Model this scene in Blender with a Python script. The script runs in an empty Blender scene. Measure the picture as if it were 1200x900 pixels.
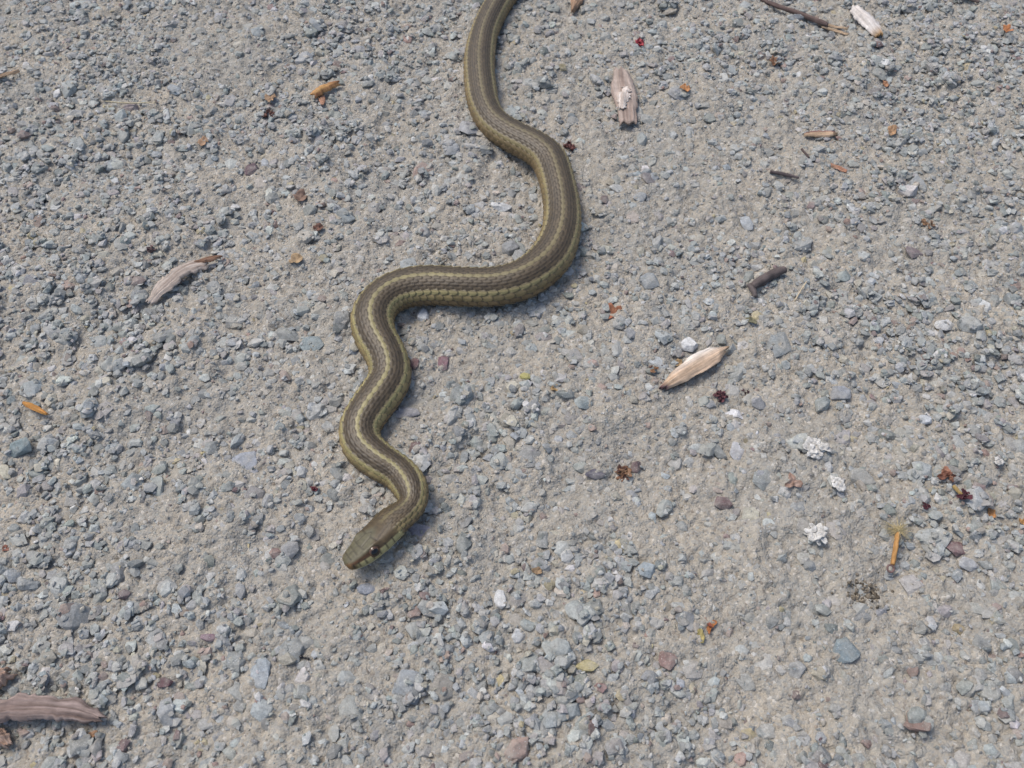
import bpy, math, time
import numpy as np
from mathutils import Vector, Matrix, noise as mnoise

T0 = time.time()
rng = np.random.default_rng(7)
scene = bpy.context.scene
COL = scene.collection

# ------------------------------------------------------------------ camera
H = 0.32                                   # metres above the ground
PITCH = math.radians(57.0)                 # below the horizon
HFOV = math.radians(60.0)
F = 600.0 / math.tan(HFOV / 2)             # focal length in photo pixels (1200 wide)
cam_d = bpy.data.cameras.new("camera")
cam = bpy.data.objects.new("camera", cam_d)
COL.objects.link(cam)
cam.location = (0, 0, H)
cam.rotation_euler = (math.pi / 2 - PITCH, 0, 0)
cam_d.sensor_fit = 'HORIZONTAL'
cam_d.angle = HFOV
cam_d.clip_start = 0.01
cam_d.clip_end = 500
cam_d.dof.use_dof = True
cam_d.dof.focus_distance = 0.37
cam_d.dof.aperture_fstop = 26.0
scene.camera = cam

# ------------------------------------------------------------------ light
SUN_EL, SUN_AZ = math.radians(62), math.radians(-58)      # azimuth clockwise from +y (away from the viewer)
world = bpy.data.worlds.new("World")
scene.world = world
world.use_nodes = True
wn = world.node_tree
sky = wn.nodes.new("ShaderNodeTexSky")
sky.sky_type = 'NISHITA'
sky.sun_disc = False
sky.sun_elevation = SUN_EL
sky.sun_rotation = SUN_AZ
sky.dust_density = 3.0
sky.ozone_density = 1.0
wn.links.new(sky.outputs[0], wn.nodes["Background"].inputs[0])
wn.nodes["Background"].inputs[1].default_value = 0.125
sd = bpy.data.lights.new("sun", 'SUN')
sun = bpy.data.objects.new("sun", sd)
COL.objects.link(sun)
sd.energy = 1.5
sd.angle = math.radians(24)
sd.color = (1.0, 0.95, 0.87)
sdir = Vector((math.sin(SUN_AZ) * math.cos(SUN_EL), math.cos(SUN_AZ) * math.cos(SUN_EL), math.sin(SUN_EL)))
sun.rotation_euler = sdir.to_track_quat('Z', 'Y').to_euler()
scene.view_settings.view_transform = 'Standard'
scene.view_settings.look = 'None'
scene.view_settings.exposure = 0.56
scene.view_settings.gamma = 1.0

# ------------------------------------------------------------------ helpers
CP, SP = math.cos(PITCH), math.sin(PITCH)

def at(px, py, z=0.0):
    """ground point (height z) seen at a photo pixel"""
    dx, dy = (px - 600) / F, -(py - 450) / F
    d = np.array([dx, CP + dy * SP, -SP + dy * CP])
    t = (z - H) / d[2]
    return np.array([d[0] * t, d[1] * t, z])

def to_px(x, y, z=0.0):
    yy, zz = y, z - H
    dep = yy * CP - zz * SP
    up = yy * SP + zz * CP
    return 600 + F * x / dep, 450 - F * up / dep

def mm_per_px(px, py):
    p = at(px, py)
    return (p[1] * CP + H * SP) / F

def smooth(a, b, x):
    t = np.clip((x - a) / (b - a), 0, 1)
    return t * t * (3 - 2 * t)

def mesh_np(name, V, Fc, cols=None, smooth_shade=False):
    """V (n,3); Fc (m,k) int array or list of faces; cols (n,3)"""
    me = bpy.data.meshes.new(name)
    V = np.asarray(V, dtype=np.float32)
    if isinstance(Fc, np.ndarray):
        m, k = Fc.shape
        me.vertices.add(len(V)); me.vertices.foreach_set("co", V.ravel())
        me.loops.add(m * k); me.loops.foreach_set("vertex_index", Fc.astype(np.int32).ravel())
        me.polygons.add(m)
        me.polygons.foreach_set("loop_start", np.arange(0, m * k, k, dtype=np.int32))
        me.update(calc_edges=True)
    else:
        me.from_pydata([tuple(map(float, v)) for v in V], [], [tuple(int(i) for i in f) for f in Fc])
        me.update()
    me.polygons.foreach_set("use_smooth", np.full(len(me.polygons), smooth_shade))
    if cols is not None:
        a = me.color_attributes.new("Col", 'FLOAT_COLOR', 'POINT')
        c = np.ones((len(V), 4), dtype=np.float32); c[:, :3] = cols
        a.data.foreach_set("color", c.ravel())
    return me

def obj(name, me, mat=None, parent=None, loc=None):
    if mat is not None and not me.materials:
        me.materials.append(mat)
    o = bpy.data.objects.new(name, me)
    COL.objects.link(o)
    if parent is not None:
        o.parent = parent
    if loc is not None:
        o.location = loc
    return o

def empty(name, loc):
    o = bpy.data.objects.new(name, None)
    o.empty_display_size = 0.005
    COL.objects.link(o)
    o.location = loc
    return o

GROUPS = {'stone': 'loose stones that stand out', 'bark': 'bark pieces', 'wood chip': 'wood chips', 'splinter': 'wood splinters', 'twig': 'thin twigs',
          'straw': 'thin straws', 'stick': 'dark sticks', 'leaf scrap': 'dry leaf scraps', 'bud': 'dried red buds', 'petal': 'dried petals', 'lichen': 'lichen scraps'}

def tag(o, label, cat, group=None):
    o["label"] = label
    o["category"] = cat
    group = group or GROUPS.get(cat)
    if group:
        o["group"] = group
    return o

# ------------------------------------------------------------------ materials
def new_mat(name):
    m = bpy.data.materials.new(name)
    m.use_nodes = True
    nt = m.node_tree
    return m, nt, nt.nodes["Principled BSDF"]

def N(nt, t, **kw):
    n = nt.nodes.new(t)
    for k, v in kw.items():
        setattr(n, k, v)
    return n

def noise_node(nt, vec, scale, detail=3, rough=0.55):
    n = N(nt, "ShaderNodeTexNoise")
    n.inputs["Scale"].default_value = scale
    n.inputs["Detail"].default_value = detail
    n.inputs["Roughness"].default_value = rough
    nt.links.new(vec, n.inputs["Vector"])
    return n

def mix_rgb(nt, fac, a, b, blend='MIX'):
    n = N(nt, "ShaderNodeMix", data_type='RGBA', blend_type=blend)
    for sock, val in ((n.inputs["Factor"], fac), (n.inputs[6], a), (n.inputs[7], b)):
        if isinstance(val, bpy.types.NodeSocket):
            nt.links.new(val, sock)
        elif isinstance(val, (int, float)):
            sock.default_value = val
        else:
            sock.default_value = (*val, 1)
    return n.outputs[2]

def ramp(nt, fac, p0, p1, c0=0.0, c1=1.0):
    n = N(nt, "ShaderNodeMapRange")
    nt.links.new(fac, n.inputs[0])
    n.inputs[1].default_value = p0; n.inputs[2].default_value = p1
    n.inputs[3].default_value = c0; n.inputs[4].default_value = c1
    return n.outputs[0]

def bump(nt, height, strength, dist, bsdf):
    b = N(nt, "ShaderNodeBump")
    b.inputs["Strength"].default_value = strength
    b.inputs["Distance"].default_value = dist
    nt.links.new(height, b.inputs["Height"])
    nt.links.new(b.outputs[0], bsdf.inputs["Normal"])

DIRT = (0.352, 0.318, 0.262)

def stone_material(name, use_object_color):
    m, nt, p = new_mat(name)
    geo = N(nt, "ShaderNodeNewGeometry")
    pos = geo.outputs["Position"]
    if use_object_color:
        base = N(nt, "ShaderNodeObjectInfo").outputs["Color"]
    else:
        base = N(nt, "ShaderNodeVertexColor", layer_name="Col").outputs["Color"]
    n1 = noise_node(nt, pos, 420, 4, 0.65)
    n2 = noise_node(nt, pos, 1500, 2, 0.6)
    v1 = ramp(nt, n1.outputs["Fac"], 0.3, 0.7, 0.72, 1.28)
    c = mix_rgb(nt, 1.0, base, v1, 'MULTIPLY')
    v2 = ramp(nt, n2.outputs["Fac"], 0.35, 0.65, 0.85, 1.15)
    c = mix_rgb(nt, 1.0, c, v2, 'MULTIPLY')
    # dust settled on the stone, and a few pale mineral flecks
    n3 = noise_node(nt, pos, 170, 4, 0.7)
    dust = ramp(nt, n3.outputs["Fac"], 0.42, 0.72, 0.0, 0.55)
    c = mix_rgb(nt, dust, c, (0.34, 0.322, 0.28))
    fl = noise_node(nt, pos, 2600, 1, 0.5)
    flk = ramp(nt, fl.outputs["Fac"], 0.68, 0.74, 0.0, 0.6)
    c = mix_rgb(nt, flk, c, (0.6, 0.6, 0.58))
    nt.links.new(c, p.inputs["Base Color"])
    p.inputs["Roughness"].default_value = 0.72
    p.inputs["Specular IOR Level"].default_value = 0.35
    n4 = noise_node(nt, pos, 900, 5, 0.7)
    bump(nt, n4.outputs["Fac"], 0.55, 0.0006, p)
    return m

MAT_STONE = stone_material("stone_gravel", False)
MAT_STONE_OBJ = stone_material("stone_single", True)

def dirt_material():
    m, nt, p = new_mat("packed_dirt")
    pos = N(nt, "ShaderNodeNewGeometry").outputs["Position"]
    a = noise_node(nt, pos, 22, 4, 0.6)
    c = mix_rgb(nt, ramp(nt, a.outputs["Fac"], 0.35, 0.68), (0.322, 0.302, 0.262), (0.378, 0.338, 0.276))
    b = noise_node(nt, pos, 330, 5, 0.7)
    c = mix_rgb(nt, 1.0, c, ramp(nt, b.outputs["Fac"], 0.28, 0.72, 0.70, 1.22), 'MULTIPLY')
    # sand grains of other colours
    v = N(nt, "ShaderNodeTexVoronoi")
    v.inputs["Scale"].default_value = 950
    nt.links.new(pos, v.inputs["Vector"])
    hs = N(nt, "ShaderNodeSeparateColor")
    nt.links.new(v.outputs["Color"], hs.inputs[0])
    gr = ramp(nt, hs.outputs[0], 0.62, 0.7, 0.0, 0.55)
    c = mix_rgb(nt, gr, c, (0.265, 0.268, 0.255))
    gr2 = ramp(nt, hs.outputs[1], 0.95, 0.98, 0.0, 0.45)
    c = mix_rgb(nt, gr2, c, (0.16, 0.12, 0.09))
    gr3 = ramp(nt, hs.outputs[2], 0.93, 0.97, 0.0, 0.5)
    c = mix_rgb(nt, gr3, c, (0.58, 0.55, 0.5))
    nt.links.new(c, p.inputs["Base Color"])
    p.inputs["Roughness"].default_value = 0.95
    p.inputs["Specular IOR Level"].default_value = 0.15
    h1 = noise_node(nt, pos, 620, 3, 0.6)
    add = N(nt, "ShaderNodeMath", operation='MULTIPLY_ADD')
    nt.links.new(v.outputs["Distance"], add.inputs[0]); add.inputs[1].default_value = -0.5
    nt.links.new(h1.outputs["Fac"], add.inputs[2])
    bump(nt, add.outputs[0], 0.9, 0.0010, p)
    return m

MAT_DIRT = dirt_material()

def organic_material(name, rough=0.75, streak=None, bump_s=0.5, spec=0.3):
    m, nt, p = new_mat(name)
    tc = N(nt, "ShaderNodeTexCoord")
    mp = N(nt, "ShaderNodeMapping")
    nt.links.new(tc.outputs["Object"], mp.inputs["Vector"])
    if streak:
        mp.inputs["Scale"].default_value = streak
    base = N(nt, "ShaderNodeVertexColor", layer_name="Col").outputs["Color"]
    n1 = noise_node(nt, mp.outputs[0], 900, 4, 0.6)
    n2 = noise_node(nt, tc.outputs["Object"], 260, 3, 0.6)
    c = mix_rgb(nt, 1.0, base, ramp(nt, n1.outputs["Fac"], 0.3, 0.7, 0.68, 1.25), 'MULTIPLY')
    c = mix_rgb(nt, 1.0, c, ramp(nt, n2.outputs["Fac"], 0.3, 0.7, 0.82, 1.16), 'MULTIPLY')
    nt.links.new(c, p.inputs["Base Color"])
    p.inputs["Roughness"].default_value = rough
    p.inputs["Specular IOR Level"].default_value = spec
    bump(nt, n1.outputs["Fac"], bump_s, 0.0006, p)
    return m

MAT_WOOD = organic_material("weathered_wood", 0.8, (0.10, 1.0, 1.0), 0.7, 0.2)
MAT_LEAF = organic_material("dry_leaf", 0.6, None, 0.35, 0.35)
MAT_LICHEN = organic_material("pale_lichen", 0.9, None, 0.8, 0.1)

def skin_material():
    m, nt, p = new_mat("snake_skin")
    base = N(nt, "ShaderNodeVertexColor", layer_name="Col").outputs["Color"]
    pos = N(nt, "ShaderNodeNewGeometry").outputs["Position"]
    n1 = noise_node(nt, pos, 700, 3, 0.6)
    c = mix_rgb(nt, 1.0, base, ramp(nt, n1.outputs["Fac"], 0.3, 0.7, 0.86, 1.13), 'MULTIPLY')
    nt.links.new(c, p.inputs["Base Color"])
    p.inputs["Roughness"].default_value = 0.47
    p.inputs["Specular IOR Level"].default_value = 0.45
    n2 = noise_node(nt, pos, 2500, 2, 0.5)
    bump(nt, n2.outputs["Fac"], 0.12, 0.0003, p)
    return m

MAT_SKIN = skin_material()

def flat_mat(name, col, rough, spec=0.5):
    m, nt, p = new_mat(name)
    pos = N(nt, "ShaderNodeTexCoord").outputs["Object"]
    n1 = noise_node(nt, pos, 1200, 2)
    c = mix_rgb(nt, 1.0, col, ramp(nt, n1.outputs["Fac"], 0.3, 0.7, 0.75, 1.2), 'MULTIPLY')
    nt.links.new(c, p.inputs["Base Color"])
    p.inputs["Roughness"].default_value = rough
    p.inputs["Specular IOR Level"].default_value = spec
    return m

MAT_IRIS = flat_mat("snake_iris", (0.085, 0.045, 0.026), 0.15)
MAT_PUPIL = flat_mat("snake_pupil", (0.006, 0.005, 0.005), 0.06)
MAT_ANT = flat_mat("ant_shell", (0.012, 0.010, 0.010), 0.3)

# ------------------------------------------------------------------ noise fields over the built patch
X0, X1, Y0, Y1 = -0.40, 0.40, -0.02, 0.60
RES = 0.0005
NX, NY = int((X1 - X0) / RES), int((Y1 - Y0) / RES)
kx = np.fft.fftfreq(NX, RES)[None, :]; ky = np.fft.fftfreq(NY, RES)[:, None]
KK = np.sqrt(kx ** 2 + ky ** 2)

def field(wl, band=0.35, aniso=None):
    w = rng.standard_normal((NY, NX)).astype(np.float32)
    k0 = 1.0 / wl
    K = KK if aniso is None else np.sqrt((kx * aniso[0]) ** 2 + (ky * aniso[1]) ** 2)
    filt = np.exp(-((np.log(np.maximum(K, 1e-6) / k0)) ** 2) / (2 * band ** 2))
    g = np.fft.ifft2(np.fft.fft2(w) * filt).real.astype(np.float32)
    return g / g.std()

f60, f25, f10, f4, f2, f12 = (field(w) for w in (0.09, 0.03, 0.011, 0.0045, 0.0024, 0.0014))
clump = field(0.035, 0.5)
GH = (f60 * 0.0011 + f25 * 0.0007 + f10 * 0.00045 + f4 * 0.00042 + np.abs(f2) * 0.00040 + f12 * 0.00013).astype(np.float32)

def samp(A, x, y):
    fx = np.clip((np.asarray(x) - X0) / RES, 0, NX - 1.001); fy = np.clip((np.asarray(y) - Y0) / RES, 0, NY - 1.001)
    ix = fx.astype(int); iy = fy.astype(int); tx = fx - ix; ty = fy - iy
    return (A[iy, ix] * (1 - tx) + A[iy, ix + 1] * tx) * (1 - ty) + (A[iy + 1, ix] * (1 - tx) + A[iy + 1, ix + 1] * tx) * ty

# where the gravel lies thick (+) and where bare dirt shows (-): photo x, y, radius x, radius y, weight
BLOBS = [
    (120, 330, 190, 120, .35), (60, 560, 130, 120, .30), (80, 780, 150, 110, .75), (250, 560, 130, 70, .10),
    (560, 780, 150, 110, .60), (730, 850, 160, 60, .55), (700, 690, 110, 50, .35), (480, 690, 60, 60, .35),
    (1110, 430, 110, 90, .55), (1150, 610, 60, 60, .5), (960, 370, 90, 45, .45), (820, 310, 60, 35, .5),
    (850, 60, 90, 50, .35), (1130, 90, 110, 80, .45), (1060, 180, 70, 60, .3), (1000, 240, 70, 40, .25),
    (350, 150, 60, 50, .45), (440, 40, 70, 50, .35), (120, 60, 110, 50, .30), (140, 160, 130, 60, .3),
    (430, 180, 70, 60, .15), (490, 250, 80, 40, .2), (640, 480, 60, 40, .2), (580, 560, 60, 60, .15),
    (280, 740, 60, 70, .2), (880, 840, 60, 40, .3), (1140, 830, 70, 50, .1), (1150, 280, 60, 60, .25),
    (260, 60, 60, 40, -.45), (300, 215, 70, 35, -.5), (30, 60, 50, 60, -.25), (420, 110, 30, 40, -.4),
    (700, 200, 60, 60, -.45), (760, 260, 60, 40, -.4), (620, 420, 110, 40, -.35), (760, 540, 110, 80, -.40),
    (640, 620, 80, 40, -.35), (900, 600, 90, 50, -.45), (950, 720, 140, 90, -.75), (870, 800, 70, 50, -.4), (1020, 830, 90, 50, -.35),
    (400, 760, 60, 110, -.55), (190, 650, 60, 50, -.5), (200, 870, 60, 40, -.3), (330, 640, 60, 40, -.25),
    (200, 480, 110, 30, -.45), (330, 340, 60, 40, -.4), (430, 280, 60, 50, -.35), (560, 230, 60, 50, -.2),
    (1000, 500, 90, 40, -.45), (880, 170, 70, 40, -.45), (1050, 300, 80, 25, -.35), (850, 250, 70, 30, -.45), (1150, 340, 50, 30, -.45),
    (1000, 40, 40, 30, -.4), (820, 130, 40, 40, -.4), (720, 30, 50, 40, -.25), (1120, 880, 60, 30, -.3), (100, 420, 60, 25, -.2),
    (850, 440, 90, 40, -.2), (560, 130, 60, 40, -.1),
]

def density(x, y):
    px, py = to_px(x, np.maximum(y, 0.02))
    d = 0.56 + 0.11 * samp(clump, x, y)
    for bx, by, rx, ry, w in BLOBS:
        d = d + .85 * w * np.exp(-((px - bx) / rx) ** 2 - ((py - by) / ry) ** 2)
    return np.clip(d, 0.2, 1.0)

# ------------------------------------------------------------------ snake centre line (photo pixels, visible width in pixels)
SN = [(640, -62, 27), (612, -32, 28), (587, 0, 29), (572, 27, 30), (564.5, 50, 31.5), (561.5, 75, 33), (563, 100, 34), (567.5, 125, 34.5),
      (578, 144, 35), (599, 159, 36.5), (628, 174, 39), (645, 190, 39.5), (655, 222, 40), (659, 250, 41), (656.5, 276, 43.5), (644, 303, 46),
      (617, 325.5, 47), (584, 335.5, 46), (545, 336.5, 46), (500, 334.5, 46), (468, 340, 46), (446, 354, 46.5), (436.5, 373, 47.5),
      (440, 394, 47), (451, 414, 46), (456.5, 430, 46), (456, 445, 46), (447, 461, 46.5), (432.5, 481, 46.5), (422, 501, 45),
      (425, 522, 43.5), (444, 540, 42.5), (467, 554.5, 40), (481, 571, 38), (484, 587, 34), (476.5, 599.5, 33), (460, 612, 34), (443.5, 628.5, 36),
      (426, 645, 34), (413.5, 654.5, 28), (403.5, 661.5, 4)]
n_sn = len(SN)
ZAX = np.zeros(n_sn); RAD = np.zeros(n_sn)
P = np.zeros((n_sn, 3))
for i, (px, py, w) in enumerate(SN):
    r = w * mm_per_px(px, py) / 2 * 0.985
    RAD[i] = r
    k = n_sn - 1 - i
    lift = [0.0080, 0.0083, 0.0087, 0.0088, 0.0088, 0.0085, 0.0078, 0.0070][k] if k < 8 else 0.80 * r - 0.0006
    ZAX[i] = lift
    P[i] = at(px, py, lift)
# out of the frame the body runs on and thins into the tail
ext = []
p, d = P[0].copy(), (P[0] - P[1]) / np.linalg.norm(P[0] - P[1])
ang = math.atan2(d[1], d[0])
for j in range(16):
    ang += [-.10, -.14, -.12, -.02, .10, .2, .26, .26, .2, .06, -.1, -.2, -.2, -.15, -.05, 0][j]
    p = p + 0.02 * np.array([math.cos(ang), math.sin(ang), 0])
    r = RAD[0] * max(0.07, (1 - (j + 1) / 16.5) ** 0.75)
    ext.append((p[0], p[1], 0.8 * r, r))
ext = np.array(ext[::-1])
P = np.vstack([ext[:, :3], P]); RAD = np.concatenate([ext[:, 3], RAD])

def catmull(A, t):
    n = len(A)
    i = np.clip(np.floor(t).astype(int), 0, n - 2); u = (t - i)[:, None]
    a = A[np.clip(i - 1, 0, n - 1)]; b = A[i]; c = A[i + 1]; e = A[np.clip(i + 2, 0, n - 1)]
    return 0.5 * ((2 * b) + (-a + c) * u + (2 * a - 5 * b + 4 * c - e) * u ** 2 + (-a + 3 * b - 3 * c + e) * u ** 3)

tt = np.linspace(0, len(P) - 1, 9000)
Cc = catmull(np.hstack([P, RAD[:, None]]), tt)
ker = np.hanning(121); ker /= ker.sum()
Cs = np.column_stack([np.convolve(np.pad(Cc[:, j], 60, mode='edge'), ker, 'valid') for j in range(4)])
seg = np.linalg.norm(np.diff(Cs[:, :3], axis=0), axis=1)
arc = np.concatenate([[0], np.cumsum(seg)])
LEN = arc[-1]
s_vis = np.interp(16, np.arange(len(P)), [arc[int(i * 8999 / (len(P) - 1))] for i in range(len(P))])
ss = np.concatenate([np.linspace(0, s_vis - 0.01, 220, endpoint=False), np.linspace(s_vis - 0.01, LEN - 0.004, 1600, endpoint=False),
                     LEN - 0.004 * np.linspace(1, 0, 26) ** 1.6])
PATH = np.column_stack([np.interp(ss, arc, Cs[:, j]) for j in range(4)])

# ------------------------------------------------------------------ the ground: one sheet, finely broken up in the patch and running out to the horizon
def axis(fine, far):
    out = []
    step = 0.004; v = fine[-1]
    while v < far:
        v += step; step *= 1.5; out.append(v)
    inn = []; step = 0.004; v = fine[0]
    while v > -far:
        v -= step; step *= 1.5; inn.append(v)
    return np.array(inn[::-1] + list(fine) + out)

xf = np.linspace(X0 + 0.004, X1 - 0.004, 770)
u = np.linspace(0, 1, 590)
yf = Y0 + 0.004 + (Y1 - Y0 - 0.008) * (0.70 * u + 0.30 * u ** 2)
xs, ys = axis(xf, 120), axis(yf, 120)
GX, GY = np.meshgrid(xs, ys)
inside = smooth(0, 0.02, np.minimum.reduce([GX - X0, X1 - GX, GY - Y0, Y1 - GY]))
# under the belly the dirt is pressed flat
def snake_dist(x, y):
    """distance to the snake's axis divided by its radius (coarse)"""
    pts = PATH[::9]
    best = np.full(np.shape(x), 9.0)
    for q in pts:
        best = np.minimum(best, ((x - q[0]) ** 2 + (y - q[1]) ** 2) / q[3] ** 2)
    return np.sqrt(best)
GZ = samp(GH, GX, GY) * inside
nyv, nxv = GX.shape
idx = np.arange(nxv * nyv).reshape(nyv, nxv)
quads = np.column_stack([idx[:-1, :-1].ravel(), idx[:-1, 1:].ravel(), idx[1:, 1:].ravel(), idx[1:, :-1].ravel()])
ground = obj("ground", mesh_np("ground", np.column_stack([GX.ravel(), GY.ravel(), GZ.ravel()]), quads, smooth_shade=True), MAT_DIRT)
ground["kind"] = "structure"
print("ground", time.time() - T0)

# ------------------------------------------------------------------ stone shapes
def ico(sub):
    t = (1 + 5 ** .5) / 2
    V = [(-1, t, 0), (1, t, 0), (-1, -t, 0), (1, -t, 0), (0, -1, t), (0, 1, t), (0, -1, -t), (0, 1, -t), (t, 0, -1), (t, 0, 1), (-t, 0, -1), (-t, 0, 1)]
    Fc = [(0, 11, 5), (0, 5, 1), (0, 1, 7), (0, 7, 10), (0, 10, 11), (1, 5, 9), (5, 11, 4), (11, 10, 2), (10, 7, 6), (7, 1, 8), (3, 9, 4), (3, 4, 2), (3, 2, 6), (3, 6, 8), (3, 8, 9), (4, 9, 5), (2, 4, 11), (6, 2, 10), (8, 6, 7), (9, 8, 1)]
    V = [np.array(v) / np.linalg.norm(v) for v in V]
    for _ in range(sub):
        cache = {}; NF = []
        def mid(a, b):
            k = (min(a, b), max(a, b))
            if k not in cache:
                m = V[a] + V[b]; V.append(m / np.linalg.norm(m)); cache[k] = len(V) - 1
            return cache[k]
        for a, b, c in Fc:
            ab, bc, ca = mid(a, b), mid(b, c), mid(c, a)
            NF += [(a, ab, ca), (b, bc, ab), (c, ca, bc), (ab, bc, ca)]
        Fc = NF
    return np.array(V), np.array(Fc)

ICO0, ICO1, ICO2 = ico(0), ico(1), ico(2)
OCT = (np.array([(1, 0, 0), (-1, 0, 0), (0, 1, 0), (0, -1, 0), (0, 0, 1), (0, 0, -1)], float),
       np.array([(0, 2, 4), (2, 1, 4), (1, 3, 4), (3, 0, 4), (2, 0, 5), (1, 2, 5), (3, 1, 5), (0, 3, 5)]))

def cut_stone(base, ncut, lo, hi, flat_top=True, elong=None):
    """a unit stone broken along random planes: x, y, z half extents of about 1"""
    V, Fc = base
    V = V.copy()
    e = elong or rng.uniform(0.62, 1.0)
    cuts = []
    if flat_top:
        n = np.array([rng.normal(0, .16), rng.normal(0, .16), 1.0]); cuts.append((n / np.linalg.norm(n), rng.uniform(.5, .72)))
    nside = rng.integers(4, 7); a0 = rng.uniform(0, 6.28)
    for k in range(nside):
        a = a0 + (k + rng.uniform(-.32, .32)) * 2 * math.pi / nside
        n = np.array([math.cos(a), math.sin(a), rng.normal(0.1, .28)]); cuts.append((n / np.linalg.norm(n), rng.uniform(.55, .86)))
    for _ in range(ncut):
        n = rng.standard_normal(3); n[2] = abs(n[2]); cuts.append((n / np.linalg.norm(n), rng.uniform(lo, hi)))
    for n, d in cuts:
        q = V @ n
        over = q > d
        V[over] -= np.outer(q[over] - d, n)
    V += rng.normal(0, 0.018, V.shape)
    mx = np.abs(V).max(axis=0)
    V = V / mx
    V[:, 1] *= e
    return V, Fc

import bmesh
def hull_stone(nrim, ntop, bevel=0.0, elong=None):
    """a broken shard: convex hull of a ragged rim, a smaller top face and a few points below"""
    e = elong or rng.uniform(0.55, 1.0)
    pts = []
    a0 = rng.uniform(0, 6.28)
    for k in range(nrim):
        a = a0 + (k + rng.uniform(-.38, .38)) * 2 * math.pi / nrim
        r = rng.uniform(.78, 1.08)
        pts.append((r * math.cos(a), r * math.sin(a), rng.uniform(-.35, .3)))
    tx, ty = rng.normal(0, .3), rng.normal(0, .3)
    ox, oy = rng.normal(0, .15, 2)
    a0 = rng.uniform(0, 6.28)
    for k in range(ntop):
        a = a0 + (k + rng.uniform(-.35, .35)) * 2 * math.pi / ntop
        r = rng.uniform(.42, .82)
        x, y = r * math.cos(a) + ox, r * math.sin(a) + oy
        pts.append((x, y, .85 + tx * x + ty * y + rng.normal(0, .05)))
    for k in range(3):
        a = k * 2.09 + rng.uniform(-.5, .5)
        pts.append((.6 * math.cos(a), .6 * math.sin(a), -.9))
    bm = bmesh.new()
    for p in pts:
        bm.verts.new(p)
    g = bmesh.ops.convex_hull(bm, input=bm.verts)
    junk = list({v for v in g["geom_interior"] + g["geom_unused"] if isinstance(v, bmesh.types.BMVert)})
    bmesh.ops.delete(bm, geom=junk, context='VERTS')
    if bevel:
        bmesh.ops.dissolve_limit(bm, angle_limit=math.radians(9), verts=bm.verts, edges=bm.edges)
        bmesh.ops.bevel(bm, geom=list(bm.edges), offset=bevel, segments=1, profile=.5, affect='EDGES', clamp_overlap=True)
    bmesh.ops.triangulate(bm, faces=bm.faces)
    bm.verts.ensure_lookup_table(); bm.verts.index_update()
    V = np.array([v.co[:] for v in bm.verts]); Fc = np.array([[v.index for v in f.verts] for f in bm.faces])
    bm.free()
    V = V - (V.max(0) + V.min(0)) / 2
    V = V / np.abs(V).max(0)
    V[:, 1] *= e
    return V, Fc

VAR2 = [hull_stone(int(rng.integers(6, 10)), int(rng.integers(4, 7)), .05) for _ in range(60)]
VAR1 = [hull_stone(int(rng.integers(5, 8)), int(rng.integers(3, 6))) for _ in range(80)]
VAR0 = [hull_stone(int(rng.integers(4, 6)), 3) for _ in range(50)]
VARO = [(OCT[0] * rng.uniform(.6, 1.1, OCT[0].shape[0])[:, None] + rng.normal(0, .12, OCT[0].shape), OCT[1]) for _ in range(20)]

PAL = np.array([(.208, .226, .226), (.258, .274, .270), (.182, .200, .190), (.33, .336, .322), (.225, .212, .208), (.30, .275, .225),
                (.125, .08, .08), (.43, .425, .41), (.28, .235, .13), (.22, .15, .125)])
PW = np.array([.27, .27, .13, .13, .075, .07, .016, .009, .009, .02]); PW /= PW.sum()

def stone_colors(n):
    c = PAL[rng.choice(len(PAL), n, p=PW)] * 1.04
    return c * rng.uniform(.70, 1.34, (n, 1)) * rng.normal(1, .02, (n, 3))

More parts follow.
